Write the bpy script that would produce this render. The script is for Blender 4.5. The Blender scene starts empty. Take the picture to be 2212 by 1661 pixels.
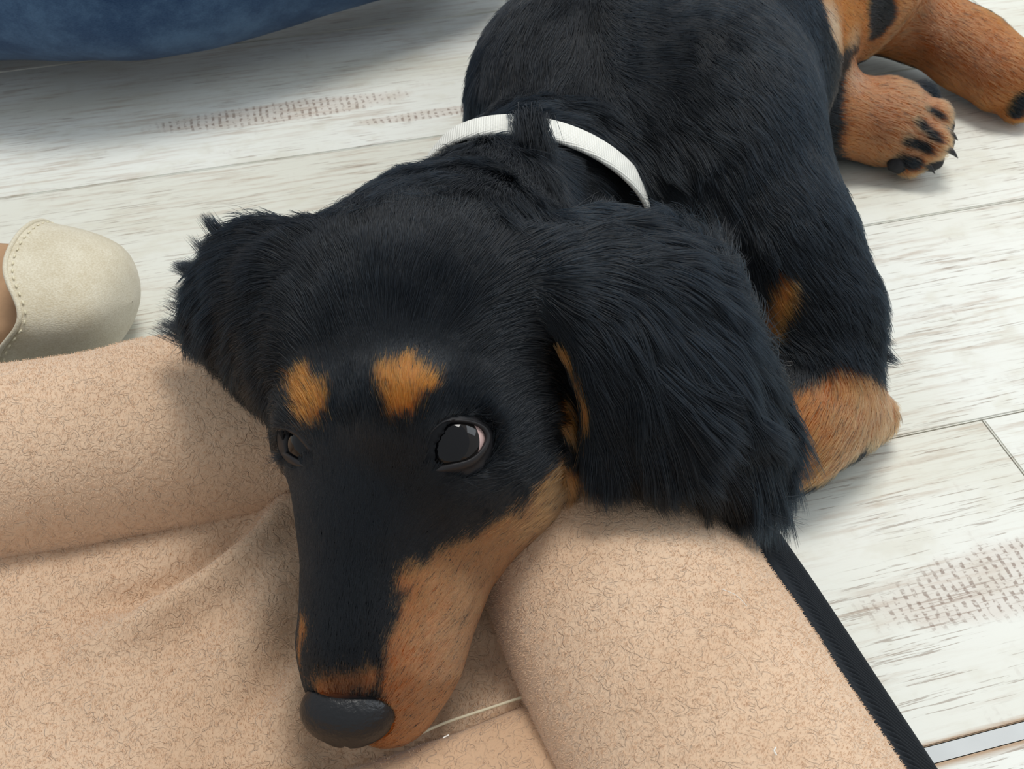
import bpy, bmesh, math, random
import numpy as np
from mathutils import Vector, Matrix
from mathutils.kdtree import KDTree

rng = np.random.default_rng(7)
FIB = True; FUR = True
NP_B = 200000; NP_C = 160000
scene = bpy.context.scene
COL = scene.collection

# ------------------------------------------------------------------ camera, sky, lamps, exposure
CAM_H = 0.36
FOC = 2400.0
C45 = math.sqrt(0.5)
cam_d = bpy.data.cameras.new('camera')
cam_d.sensor_fit = 'HORIZONTAL'; cam_d.sensor_width = 36.0
cam_d.lens = 36.0 * FOC / 2212.0
cam_d.clip_start = 0.01
cam_d.dof.use_dof = True
cam_d.dof.focus_distance = 0.375
cam_d.dof.aperture_fstop = 42.0
cam = bpy.data.objects.new('camera', cam_d); COL.objects.link(cam)
cam.location = (0, 0, CAM_H); cam.rotation_euler = (math.radians(45), 0, 0)
scene.camera = cam

world = bpy.data.worlds.new('world'); scene.world = world
world.use_nodes = True
world.node_tree.nodes['Background'].inputs[0].default_value = (0.92, 0.96, 1.0, 1)
world.node_tree.nodes['Background'].inputs[1].default_value = 0.55

def area(name, loc, target, size, size_y, energy, color):
    l = bpy.data.lights.new(name, 'AREA'); l.shape = 'RECTANGLE'
    l.size = size; l.size_y = size_y; l.energy = energy; l.color = color
    o = bpy.data.objects.new(name, l); COL.objects.link(o)
    o.location = loc
    d = Vector(target) - Vector(loc)
    o.rotation_euler = d.to_track_quat('-Z', 'Y').to_euler()
    return o
area('ceiling_lamp', (0.25, 1.0, 2.2), (0.0, 0.4, 0), 0.9, 0.6, 30, (1.0, 0.97, 0.92))
area('window_light', (1.9, 0.9, 1.5), (0.0, 0.4, 0), 1.2, 1.2, 14, (0.85, 0.93, 1.0))
scene.view_settings.view_transform = 'Standard'
scene.view_settings.look = 'None'
scene.view_settings.gamma = 1.0
scene.view_settings.use_curve_mapping = False
scene.view_settings.exposure = 0.0
scene.cycles.max_bounces = 8; scene.cycles.diffuse_bounces = 4; scene.cycles.glossy_bounces = 3; scene.cycles.transmission_bounces = 5

# ------------------------------------------------------------------ helpers
def P(px, py, z):
    """world point at height z seen at a photograph pixel (measuring aid)"""
    dx = (px - 1106) / FOC; v = (py - 830.5) / FOC
    t = (CAM_H - z) / (C45 * (1 + v))
    return np.array([dx * t, C45 * (1 - v) * t, z])

def ray(px, py):
    dx = (px - 1106) / FOC; v = (py - 830.5) / FOC
    d = np.array([dx, C45 * (1 - v), -C45 * (1 + v)])
    return d / np.linalg.norm(d)

def pixel_of(p):
    p = np.asarray(p, float)
    y = p[..., 1]; z = p[..., 2] - CAM_H
    t = (y - z) * C45; up = (y + z) * C45
    return np.stack([1106 + FOC * p[..., 0] / t, 830.5 - FOC * up / t], -1)

def tag(o, label=None, cat=None, group=None, kind=None):
    if label: o['label'] = label
    if cat: o['category'] = cat
    if group: o['group'] = group
    if kind: o['kind'] = kind
    return o

def empty(name, loc=(0, 0, 0)):
    o = bpy.data.objects.new(name, None); COL.objects.link(o)
    o.location = loc; o.empty_display_size = 0.02
    return o

def link(name, me, mat, parent=None, smooth=True):
    o = bpy.data.objects.new(name, me); COL.objects.link(o)
    if mat: me.materials.append(mat)
    if smooth and len(me.polygons): me.polygons.foreach_set('use_smooth', np.ones(len(me.polygons), bool))
    if parent is not None:
        o.parent = parent
        o.matrix_parent_inverse = Matrix.Translation(-Vector(parent.location))
    return o

def mesh_np(name, V, F, mat, parent=None, smooth=True):
    """V (n,3), F (m,4) or (m,3) arrays"""
    me = bpy.data.meshes.new(name)
    V = np.asarray(V, np.float32); F = np.asarray(F, np.int32)
    k = F.shape[1]
    me.vertices.add(len(V)); me.vertices.foreach_set('co', V.ravel())
    me.loops.add(F.size); me.loops.foreach_set('vertex_index', F.ravel())
    me.polygons.add(len(F)); me.polygons.foreach_set('loop_start', np.arange(0, F.size, k, dtype=np.int32))
    me.update(calc_edges=True)
    return link(name, me, mat, parent, smooth)

def grid_faces(nu, nv, close_v=False, close_u=False):
    i = np.arange(nu if close_u else nu - 1)[:, None]; j = np.arange(nv if close_v else nv - 1)[None, :]
    i2 = (i + 1) % nu; j2 = (j + 1) % nv
    a = i * nv + j; b = i2 * nv + j; c = i2 * nv + j2; d = i * nv + j2
    return np.stack([a + 0 * j, b + 0 * j, c, d], -1).reshape(-1, 4)

def catmull(pts, n):
    """smooth curve through pts, n samples by arc length"""
    pts = np.asarray(pts, float)
    p = np.vstack([2 * pts[0] - pts[1], pts, 2 * pts[-1] - pts[-2]])
    out = []
    for i in range(1, len(p) - 2):
        t = np.linspace(0, 1, 40, endpoint=False)[:, None]
        p0, p1, p2, p3 = p[i - 1], p[i], p[i + 1], p[i + 2]
        out.append(0.5 * (2 * p1 + (p2 - p0) * t + (2 * p0 - 5 * p1 + 4 * p2 - p3) * t ** 2 + (3 * p1 - p0 - 3 * p2 + p3) * t ** 3))
    out.append(pts[-1:]); q = np.vstack(out)
    s = np.r_[0, np.cumsum(np.linalg.norm(np.diff(q[:, :3], axis=0), axis=1))]
    u = np.linspace(0, s[-1], n)
    return np.stack([np.interp(u, s, q[:, k]) for k in range(q.shape[1])], 1)

def vnoise(p, seed=0):
    """cheap smooth 3-D value noise in -1..1, vectorised"""
    p = np.asarray(p, float); f = np.floor(p); w = p - f; w = w * w * (3 - 2 * w); i = f.astype(np.int64)
    def h(x, y, z):
        n = (x * 374761393 + y * 668265263 + z * 2147483647 + seed * 1274126177) & 0xffffffff
        n = ((n ^ (n >> 13)) * 1274126177) & 0xffffffff
        return ((n ^ (n >> 16)) & 0xffff) / 32767.5 - 1
    r = 0
    for a in (0, 1):
        for b in (0, 1):
            for c in (0, 1):
                wt = (w[..., 0] if a else 1 - w[..., 0]) * (w[..., 1] if b else 1 - w[..., 1]) * (w[..., 2] if c else 1 - w[..., 2])
                r = r + wt * h(i[..., 0] + a, i[..., 1] + b, i[..., 2] + c)
    return r

# ------------------------------------------------------------------ node helpers
def new_mat(name):
    m = bpy.data.materials.new(name); m.use_nodes = True
    nt = m.node_tree; b = nt.nodes['Principled BSDF']
    return m, nt, b

def N(nt, typ, **kw):
    n = nt.nodes.new(typ)
    for k, v in kw.items():
        if k == 'inp':
            for kk, vv in v.items(): n.inputs[kk].default_value = vv
        else: setattr(n, k, v)
    return n

def ramp(nt, stops, interp='LINEAR'):
    r = nt.nodes.new('ShaderNodeValToRGB'); e = r.color_ramp.elements
    r.color_ramp.interpolation = interp
    while len(e) < len(stops): e.new(0.5)
    for x, (pos, col) in zip(e, stops):
        x.position = pos; x.color = (*col, 1) if len(col) == 3 else col
    return r

def srgb(r, g, b):
    f = lambda x: (x / 255 / 12.92) if x / 255 <= 0.04045 else ((x / 255 + 0.055) / 1.055) ** 2.4
    return (f(r), f(g), f(b))

def mixc(nt, fac, a, b, mode='MIX'):
    m = nt.nodes.new('ShaderNodeMix'); m.data_type = 'RGBA'; m.blend_type = mode
    for sock, v in ((m.inputs[0], fac), (m.inputs[6], a), (m.inputs[7], b)):
        if hasattr(v, 'links') or hasattr(v, 'is_linked'): nt.links.new(v, sock)
        elif isinstance(v, (int, float)): sock.default_value = v
        else: sock.default_value = (*v, 1)
    return m.outputs[2]

def math_(nt, op, a, b=0.0, clamp=False):
    m = nt.nodes.new('ShaderNodeMath'); m.operation = op; m.use_clamp = clamp
    for s, v in ((m.inputs[0], a), (m.inputs[1], b)):
        if isinstance(v, (int, float)): s.default_value = v
        else: nt.links.new(v, s)
    return m.outputs[0]

# ------------------------------------------------------------------ materials
ANG = math.radians(14.7)
def floor_material():
    m, nt, b = new_mat('whitewashed_plank')
    L = nt.links.new
    geo = N(nt, 'ShaderNodeNewGeometry')
    mp = N(nt, 'ShaderNodeMapping'); mp.vector_type = 'POINT'
    mp.inputs['Rotation'].default_value = (0, 0, -ANG); L(geo.outputs['Position'], mp.inputs['Vector'])
    inf = N(nt, 'ShaderNodeObjectInfo')
    off = N(nt, 'ShaderNodeCombineXYZ'); L(math_(nt, 'MULTIPLY', inf.outputs['Random'], 7.0), off.inputs[2])
    ad = N(nt, 'ShaderNodeVectorMath', operation='ADD'); L(mp.outputs[0], ad.inputs[0]); L(off.outputs[0], ad.inputs[1])
    v = ad.outputs[0]
    def stretched(sx, sy, scale, detail=4, rough=0.6, dist=0.0, ofs=0.0):
        mm = N(nt, 'ShaderNodeMapping'); mm.inputs['Scale'].default_value = (sx, sy, 1); mm.inputs['Location'].default_value = (ofs, ofs, ofs)
        L(v, mm.inputs['Vector'])
        n = N(nt, 'ShaderNodeTexNoise', inp={'Scale': scale, 'Detail': detail, 'Roughness': rough, 'Distortion': dist})
        L(mm.outputs[0], n.inputs['Vector']); return n.outputs['Fac']
    grain = stretched(1, 14, 22, 6, 0.65, 0.3)
    fine = stretched(1, 26, 40, 5, 0.62, 0.25, 3.1)
    zones = stretched(1, 3.2, 7, 3, 0.55, 0.6, 5.7)
    zones2 = stretched(1, 4, 11, 2, 0.5, 0.4, 9.2)
    patch = stretched(1, 2.2, 4, 2, 0.5, 0.5, 11.3)
    streak = math_(nt, 'MULTIPLY', ramp_val(nt, grain, 0.47, 0.66), ramp_val(nt, zones, 0.38, 0.58))
    thin = math_(nt, 'MULTIPLY', ramp_val(nt, fine, 0.57, 0.64), ramp_val(nt, zones2, 0.38, 0.56))
    # saw marks: short bars across the grain inside a few streak zones
    sep = N(nt, 'ShaderNodeSeparateXYZ'); L(mp.outputs[0], sep.inputs[0])
    wob = stretched(8, 8, 9, 2, 0.5, 0, 2.0)
    su = math_(nt, 'ADD', sep.outputs[0], math_(nt, 'MULTIPLY', wob, 0.004))
    bars = math_(nt, 'SINE', math_(nt, 'MULTIPLY', su, 2 * math.pi / 0.0041))
    bars = ramp_val(nt, bars, -0.1, 0.7)
    brk = stretched(110, 200, 3, 2, 0.5, 0, 4.0)
    bars = math_(nt, 'MULTIPLY', bars, ramp_val(nt, brk, 0.42, 0.60))
    saw = None
    for (cu, cn, ru, rn) in ((0.265, 0.195, 0.085, 0.020), (0.015, 0.610, 0.090, 0.013), (0.11, 0.585, 0.06, 0.006), (0.33, 0.218, 0.06, 0.02)):
        e1 = math_(nt, 'POWER', math_(nt, 'DIVIDE', math_(nt, 'SUBTRACT', sep.outputs[0], cu), ru), 2.0)
        # even power of a negative base: use multiply
        d1 = math_(nt, 'DIVIDE', math_(nt, 'SUBTRACT', sep.outputs[0], cu), ru); e1 = math_(nt, 'MULTIPLY', d1, d1)
        d2 = math_(nt, 'DIVIDE', math_(nt, 'SUBTRACT', sep.outputs[1], cn), rn); e2 = math_(nt, 'MULTIPLY', d2, d2)
        g = math_(nt, 'SUBTRACT', 1.0, math_(nt, 'ADD', e1, e2), clamp=True)
        g = ramp_val(nt, math_(nt, 'ADD', g, math_(nt, 'MULTIPLY', math_(nt, 'SUBTRACT', wob, 0.5), 0.8)), 0.05, 0.55)
        saw = g if saw is None else math_(nt, 'MAXIMUM', saw, g)
    sawm = math_(nt, 'MULTIPLY', saw, bars)
    base = mixc(nt, ramp_val(nt, patch, 0.40, 0.62), srgb(237, 239, 232), srgb(225, 225, 213))
    base = mixc(nt, math_(nt, 'MULTIPLY', ramp_val(nt, stretched(1, 1.5, 45, 3, 0.6, 0, 6.1), 0.5, 0.7), 0.35), base, srgb(212, 208, 190))
    c = mixc(nt, math_(nt, 'MULTIPLY', streak, 0.50), base, srgb(176, 152, 128))
    c = mixc(nt, math_(nt, 'MULTIPLY', thin, 0.60), c, srgb(138, 116, 98))
    c = mixc(nt, math_(nt, 'MULTIPLY', saw, 0.30), c, srgb(196, 172, 156))
    c = mixc(nt, math_(nt, 'MULTIPLY', sawm, 0.68), c, srgb(128, 104, 90))
    # worn edge along the open joint at n = .138
    dj = math_(nt, 'ABSOLUTE', math_(nt, 'SUBTRACT', sep.outputs[1], 0.1375))
    edge = math_(nt, 'SUBTRACT', 1.0, ramp_val(nt, math_(nt, 'ADD', dj, math_(nt, 'MULTIPLY', math_(nt, 'SUBTRACT', grain, 0.5), 0.004)), 0.0036, 0.0060))
    c = mixc(nt, math_(nt, 'MULTIPLY', edge, 0.85), c, srgb(170, 132, 92))
    L(c, b.inputs['Base Color'])
    b.inputs['Roughness'].default_value = 0.48
    b.inputs['Specular IOR Level'].default_value = 0.35
    hgt = math_(nt, 'ADD', math_(nt, 'MULTIPLY', thin, -1.0), math_(nt, 'MULTIPLY', fine, 0.5))
    bp = N(nt, 'ShaderNodeBump', inp={'Strength': 0.25, 'Distance': 0.0006}); L(hgt, bp.inputs['Height']); L(bp.outputs[0], b.inputs['Normal'])
    return m

def ramp_val(nt, sock, lo, hi):
    m = nt.nodes.new('ShaderNodeMapRange'); m.clamp = True; m.interpolation_type = 'SMOOTHSTEP'
    m.inputs[1].default_value = lo; m.inputs[2].default_value = hi
    nt.links.new(sock, m.inputs[0]); return m.outputs[0]

def plush_material(name, c_hi, c_lo):
    m, nt, b = new_mat(name); L = nt.links.new
    tc = N(nt, 'ShaderNodeTexCoord')
    n0 = N(nt, 'ShaderNodeTexNoise', inp={'Scale': 14.0, 'Detail': 3.0, 'Roughness': 0.5}); L(tc.outputs['Object'], n0.inputs['Vector'])
    n1 = N(nt, 'ShaderNodeTexNoise', inp={'Scale': 300.0, 'Detail': 1.0, 'Roughness': 0.4, 'Distortion': 1.2}); L(tc.outputs['Object'], n1.inputs['Vector'])
    n2 = N(nt, 'ShaderNodeTexNoise', inp={'Scale': 240.0, 'Detail': 2.0}); L(tc.outputs['Object'], n2.inputs['Vector'])
    n3 = N(nt, 'ShaderNodeTexNoise', inp={'Scale': 1500.0, 'Detail': 2.0}); L(tc.outputs['Object'], n3.inputs['Vector'])
    worm = math_(nt, 'ABSOLUTE', math_(nt, 'SUBTRACT', n1.outputs['Fac'], 0.5))
    open_ = ramp_val(nt, n2.outputs['Fac'], 0.45, 0.58)          # creases fade in and out over the nap
    crease = math_(nt, 'MULTIPLY', math_(nt, 'SUBTRACT', 1.0, ramp_val(nt, worm, 0.0, 0.07)), math_(nt, 'ADD', math_(nt, 'MULTIPLY', open_, 0.5), 0.5))
    c = mixc(nt, ramp_val(nt, n0.outputs['Fac'], 0.4, 0.65), c_hi, c_lo)
    c = mixc(nt, math_(nt, 'MULTIPLY', crease, 0.05), c, tuple(x * 0.55 for x in c_lo))  # faint shade of the creases mixed into the colour
    L(c, b.inputs['Base Color'])
    b.inputs['Roughness'].default_value = 0.95; b.inputs['Specular IOR Level'].default_value = 0.1
    b.inputs['Sheen Weight'].default_value = 0.30; b.inputs['Sheen Roughness'].default_value = 0.5
    h = math_(nt, 'ADD', math_(nt, 'MULTIPLY', crease, -0.42), math_(nt, 'MULTIPLY', n3.outputs['Fac'], 0.30))
    h = math_(nt, 'ADD', h, math_(nt, 'MULTIPLY', n1.outputs['Fac'], 1.3))
    bp = N(nt, 'ShaderNodeBump', inp={'Strength': 1.0, 'Distance': 0.00055}); L(h, bp.inputs['Height']); L(bp.outputs[0], b.inputs['Normal'])
    return m

def fibre_material(name, c_a, c_b, rough=0.7):
    """short textile pile: colour varies fibre by fibre"""
    m, nt, b = new_mat(name); L = nt.links.new
    at = N(nt, 'ShaderNodeAttribute', attribute_name='tint')
    c = mixc(nt, at.outputs['Fac'], c_a, c_b)
    L(c, b.inputs['Base Color'])
    b.inputs['Roughness'].default_value = rough; b.inputs['Specular IOR Level'].default_value = 0.15
    return m

BLACK = (0.0011, 0.0020, 0.0032)
TAN = (0.39, 0.108, 0.018)
TAN_PALE = (0.50, 0.30, 0.15)
def fur_material():
    m, nt, b = new_mat('dog_fur'); L = nt.links.new
    a = N(nt, 'ShaderNodeAttribute', attribute_name='tan'); a2 = N(nt, 'ShaderNodeAttribute', attribute_name='tint')
    a3 = N(nt, 'ShaderNodeAttribute', attribute_name='pale')
    blk = mixc(nt, a2.outputs['Fac'], BLACK, tuple(x * 2.6 for x in BLACK))
    tan = mixc(nt, a2.outputs['Fac'], tuple(x * 0.72 for x in TAN), tuple(x * 1.15 for x in TAN))
    tan = mixc(nt, a3.outputs['Fac'], tan, TAN_PALE)
    c = mixc(nt, a.outputs['Fac'], blk, tan)
    h = nt.nodes.new('ShaderNodeBsdfHairPrincipled'); h.model = 'CHIANG'; h.parametrization = 'COLOR'
    L(c, h.inputs['Color']); h.inputs['Roughness'].default_value = 0.32; h.inputs['Radial Roughness'].default_value = 0.55
    h.inputs['Random Roughness'].default_value = 0.3; h.inputs['IOR'].default_value = 1.42
    out = [n for n in nt.nodes if n.type == 'OUTPUT_MATERIAL'][0]
    L(h.outputs[0], out.inputs['Surface'])
    nt.nodes.remove(b)
    return m

def skin_material():
    m, nt, b = new_mat('dog_skin'); L = nt.links.new
    a = N(nt, 'ShaderNodeAttribute', attribute_name='tan')
    c = mixc(nt, a.outputs['Fac'], (0.010, 0.011, 0.013), tuple(x * 0.75 for x in TAN))
    L(c, b.inputs['Base Color']); b.inputs['Roughness'].default_value = 0.8
    b.inputs['Specular IOR Level'].default_value = 0.15
    return m

def simple(name, col, rough=0.5, spec=0.5, bump=None, sheen=0.0, coat=0.0):
    m, nt, b = new_mat(name)
    b.inputs['Base Color'].default_value = (*col, 1); b.inputs['Roughness'].default_value = rough
    b.inputs['Specular IOR Level'].default_value = spec; b.inputs['Sheen Weight'].default_value = sheen
    b.inputs['Coat Weight'].default_value = coat; b.inputs['Coat Roughness'].default_value = 0.05
    tc = N(nt, 'ShaderNodeTexCoord')
    n = N(nt, 'ShaderNodeTexNoise', inp={'Scale': bump[0] if bump else 60.0, 'Detail': 3.0}); nt.links.new(tc.outputs['Object'], n.inputs['Vector'])
    c = mixc(nt, n.outputs['Fac'], tuple(x * 0.9 for x in col), tuple(min(1, x * 1.1) for x in col))
    nt.links.new(c, b.inputs['Base Color'])
    if bump:
        bp = N(nt, 'ShaderNodeBump', inp={'Strength': bump[1], 'Distance': bump[2]}); nt.links.new(n.outputs['Fac'], bp.inputs['Height'])
        nt.links.new(bp.outputs[0], b.inputs['Normal'])
    return m

def weave_material(name, c1, c2, scale, rough=0.85, bump=0.5, dist=0.0004, patchy=0.0, sheen=0.2, woven=True):
    m, nt, b = new_mat(name); L = nt.links.new
    tc = N(nt, 'ShaderNodeTexCoord')
    w1 = N(nt, 'ShaderNodeTexWave', bands_direction='X', inp={'Scale': scale, 'Distortion': 0.6, 'Detail': 1.0}); L(tc.outputs['Object'], w1.inputs['Vector'])
    w2 = N(nt, 'ShaderNodeTexWave', bands_direction='Y', inp={'Scale': scale, 'Distortion': 0.6, 'Detail': 1.0}); L(tc.outputs['Object'], w2.inputs['Vector'])
    n = N(nt, 'ShaderNodeTexNoise', inp={'Scale': 30.0, 'Detail': 5.0, 'Roughness': 0.7}); L(tc.outputs['Object'], n.inputs['Vector'])
    h = math_(nt, 'MULTIPLY', math_(nt, 'ADD', w1.outputs['Fac'], w2.outputs['Fac']), 0.5)
    if not woven:
        mm = N(nt, 'ShaderNodeMapping'); mm.inputs['Scale'].default_value = (1, 1, 2.2); L(tc.outputs['Object'], mm.inputs['Vector'])
        nn = N(nt, 'ShaderNodeTexNoise', inp={'Scale': scale, 'Detail': 2.0, 'Roughness': 0.6}); L(mm.outputs[0], nn.inputs['Vector'])
        h = ramp_val(nt, nn.outputs['Fac'], 0.3, 0.7)
    f = math_(nt, 'ADD', math_(nt, 'MULTIPLY', h, 1 - patchy), math_(nt, 'MULTIPLY', ramp_val(nt, n.outputs['Fac'], 0.35, 0.7), patchy))
    L(mixc(nt, f, c1, c2), b.inputs['Base Color'])
    b.inputs['Roughness'].default_value = rough; b.inputs['Specular IOR Level'].default_value = 0.2
    b.inputs['Sheen Weight'].default_value = sheen
    bp = N(nt, 'ShaderNodeBump', inp={'Strength': bump, 'Distance': dist}); L(h, bp.inputs['Height']); L(bp.outputs[0], b.inputs['Normal'])
    return m

M_FLOOR = floor_material()
M_GROUT = simple('pale_joint_filler', srgb(205, 209, 209), 0.5, 0.3)
M_JOINT = simple('brown_joint', srgb(120, 100, 82), 0.9, 0.1)
PL_HI, PL_LO = srgb(222, 193, 164), srgb(212, 181, 151)
M_PLUSH = plush_material('beige_plush', PL_HI, PL_LO)
M_PLUSH2 = plush_material('beige_plush_darker', srgb(208, 174, 142), srgb(198, 163, 130))  # slightly darker beige for the front panel
M_PILE = fibre_material('beige_pile', srgb(224, 193, 163), srgb(236, 209, 181))
M_FUR = fur_material(); M_SKIN = skin_material()
M_BLACKFAB = weave_material('black_ribbed_fabric', (0.008, 0.011, 0.015), (0.014, 0.018, 0.024), 1500, 0.8, 0.2, 0.0001, 0, 0.0, False)
M_COLLAR = weave_material('white_collar_webbing', srgb(226, 226, 216), srgb(246, 246, 240), 330, 0.6, 0.7, 0.0004, 0, 0.0)
M_DENIM = weave_material('blue_denim', srgb(34, 62, 98), srgb(78, 108, 142), 900, 0.9, 0.4, 0.0003, 0.7, 0.1, False)
M_SUEDE = weave_material('cream_suede', srgb(196, 184, 156), srgb(226, 220, 200), 1100, 0.95, 0.3, 0.0003, 0.5, 0.3, False)
M_LINING = simple('tan_lining', srgb(182, 148, 116), 0.9, 0.1, (300, 0.5, 0.0005))
M_THREAD = simple('cream_thread', srgb(226, 218, 190), 0.8, 0.2)
M_NOSE = simple('nose_leather', (0.008, 0.009, 0.011), 0.38, 0.45, (620, 0.7, 0.0006))
M_LID = simple('eyelid_skin', (0.015, 0.014, 0.0155), 0.5, 0.35, (300, 0.35, 0.0005))
M_PAD = simple('paw_pad', (0.022, 0.022, 0.025), 0.7, 0.3, (260, 0.6, 0.0006))
M_CLAW = simple('black_claw', (0.015, 0.015, 0.017), 0.3, 0.5)
M_CLAWP = simple('pale_claw', srgb(205, 168, 146), 0.4, 0.5)
M_LINT = simple('white_lint', srgb(240, 238, 230), 0.9, 0.1)

# ------------------------------------------------------------------ floor (planks run 14.7 degrees off the picture's width)
UA = np.array([math.cos(ANG), math.sin(ANG)]); NA = np.array([-math.sin(ANG), math.cos(ANG)])
floor = empty('floor'); floor['kind'] = 'structure'
def plank(u0, u1, n0, n1, name='plank', mat=M_FLOOR, top=0.0, depth=0.008, bev=0.0006):
    me = bpy.data.meshes.new(name); bm = bmesh.new()
    bmesh.ops.create_cube(bm, size=1.0)
    for v in bm.verts:
        u = u0 if v.co.x < 0 else u1; n = n0 if v.co.y < 0 else n1
        z = top if v.co.z > 0 else top - depth
        p = UA * u + NA * n; v.co = (p[0], p[1], z)
    bmesh.ops.bevel(bm, geom=[e for e in bm.edges if all(v.co.z > top - 1e-4 for v in e.verts)], offset=bev, segments=2, affect='EDGES')
    bm.to_mesh(me); bm.free()
    return link(name, me, mat, floor, smooth=False)
seams = [-0.147, -0.0045, 0.1378, 0.2742, 0.4165, 0.5597, 0.7030, 0.8455, 0.988, 1.13]
ends = {0: [-0.4, 0.7], 1: [0.02, 1.1], 2: [-0.55, 0.2879], 3: [-0.02, 0.72], 4: [-0.42, 0.62], 5: [-0.38, 0.5], 6: [-0.52, 0.52], 7: [-0.1, 0.7], 8: [-0.4, 0.4]}
for i in range(len(seams) - 1):
    g = 0.00035
    lo, hi = seams[i] + g, seams[i + 1] - g
    if i == 1: hi = seams[2] - 0.0030
    if i == 2: lo = seams[2] + 0.0028
    cuts = [-1.6] + ends[i] + [1.7]
    for a, bb in zip(cuts[:-1], cuts[1:]):
        plank(a + g, bb - g, lo, hi)
s = plank(-1.6, 1.7, seams[2] - 0.0035, seams[2] + 0.0033, 'joint_filler', M_GROUT, -0.0006, 0.006, 0.0002)
s = plank(-1.7, 1.8, seams[0], seams[-1], 'subfloor', M_JOINT, -0.0018, 0.012, 0.0005)

# ------------------------------------------------------------------ fibres (hair curves)
def unit(v): return v / np.maximum(np.linalg.norm(v, axis=-1, keepdims=True), 1e-9)

def sample_mesh(o, n, weight=None):
    """n surface points with normals on a mesh object; weight(centres, normals) scales density"""
    me = o.data; me.calc_loop_triangles()
    V = np.empty(len(me.vertices) * 3, np.float32); me.vertices.foreach_get('co', V); V = V.reshape(-1, 3).astype(float)
    T = np.empty(len(me.loop_triangles) * 3, np.int32); me.loop_triangles.foreach_get('vertices', T); T = T.reshape(-1, 3)
    VN = np.empty(len(me.vertices) * 3, np.float32); me.vertex_normals.foreach_get('vector', VN); VN = VN.reshape(-1, 3).astype(float)
    a, b, c = V[T[:, 0]], V[T[:, 1]], V[T[:, 2]]
    cr = np.cross(b - a, c - a); ar = np.linalg.norm(cr, axis=1) * 0.5
    w = ar.copy()
    if weight is not None: w = w * weight((a + b + c) / 3, unit(cr))
    w = w / w.sum()
    k = rng.choice(len(T), n, p=w)
    r1 = np.sqrt(rng.random(n))[:, None]; r2 = rng.random(n)[:, None]
    A, B, Cc = 1 - r1, r1 * (1 - r2), r1 * r2
    pos = A * a[k] + B * b[k] + Cc * c[k]
    nor = unit(A * VN[T[k, 0]] + B * VN[T[k, 1]] + Cc * VN[T[k, 2]])
    return pos, nor

def view_weight(cs, ns):
    d = unit(np.array([0, 0, CAM_H]) - cs); f = (ns * d).sum(1)
    return np.clip(0.35 + f * 1.2, 0.05, 1.0)

def make_hair(name, pts, radii, attrs, mat, parent):
    """pts (n,k,3), radii (n,k), attrs {name: (n,)} -> one hair curves object"""
    n, k, _ = pts.shape
    hc = bpy.data.hair_curves.new(name)
    hc.add_curves([k] * n)
    hc.attributes['position'].data.foreach_set('vector', pts.astype(np.float32).ravel())
    ra = hc.attributes.get('radius') or hc.attributes.new('radius', 'FLOAT', 'POINT')
    ra.data.foreach_set('value', radii.astype(np.float32).ravel())
    for nm, v in attrs.items():
        at = hc.attributes.new(nm, 'FLOAT', 'CURVE'); at.data.foreach_set('value', v.astype(np.float32))
    hc.materials.append(mat)
    o = bpy.data.objects.new(name, hc); COL.objects.link(o)
    o.parent = parent; o.matrix_parent_inverse = Matrix.Translation(-Vector(parent.location))
    o['kind'] = 'stuff'
    return o

def pile(name, src, n, length, parent, mat, flow, weight=view_weight, rad=0.00006):
    pos, nor = sample_mesh(src, n, weight)
    s1 = 520.0
    jit = np.stack([vnoise(pos * s1, 1), vnoise(pos * s1, 2), vnoise(pos * s1, 3)], 1)
    s2 = 40.0
    jit2 = np.stack([vnoise(pos * s2, 4), vnoise(pos * s2, 5), vnoise(pos * s2, 6)], 1)
    d = nor * 0.95 + jit * 0.36 + jit2 * 0.2 + np.asarray(flow) * 0.4 + rng.normal(0, 0.06, pos.shape)
    d = unit(d); f = (d * nor).sum(1, keepdims=True); d = unit(d + nor * np.clip(0.35 - f, 0, 1))
    L = length * (0.75 + 0.4 * rng.random(n))[:, None]
    p0 = pos - nor * 0.0003; p1 = pos + d * L * 0.5; p2 = pos + unit(d + jit * 0.4) * L
    pts = np.stack([p0, p1, p2], 1)
    r = np.stack([np.full(n, rad), np.full(n, rad * 0.9), np.full(n, rad * 0.4)], 1)
    tint = np.clip(0.5 + 0.20 * vnoise(pos * 60, 9) + rng.normal(0, 0.10, n), 0, 1)
    return make_hair(name, pts, r, {'tint': tint}, mat, parent)

# ------------------------------------------------------------------ pet bed
bed = empty('pet_bed', (0.05, 0.30, 0))
tag(bed, 'beige plush rectangular pet bed with padded bolsters and black ribbed outside, lying on the floor', 'pet bed')
BPATH = np.array([  # x, y, half width, half height, centre height
    (-0.62, 0.188, .040, .036, .037), (-0.40, 0.234, .040, .037, .038), (-0.19, 0.279, .040, .037, .038), (-0.09, 0.301, .040, .037, .038),
    (-0.045, 0.322, .038, .032, .033), (-0.010, 0.334, .042, .031, .031), (0.016, 0.305, .045, .033, .034), (0.0275, 0.2564, .0465, .037, .038),
    (0.0440, 0.2105, .047, .038, .039), (0.0630, 0.1574, .047, .038, .039), (0.1015, 0.05, .047, .038, .039), (0.1565, -0.10, .047, .038, .039)])
bp_ = catmull(BPATH, 420)
tg = unit(np.gradient(bp_[:, :2], axis=0)); lf = np.stack([-tg[:, 1], tg[:, 0]], 1)   # left of travel = outside
nv = 56
ph = np.linspace(0, 2 * np.pi, nv, endpoint=False)
cs, sn = np.cos(ph), np.sin(ph)
sgn = lambda x, e: np.sign(x) * np.abs(x) ** e
V = np.zeros((len(bp_), nv, 3))
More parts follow.
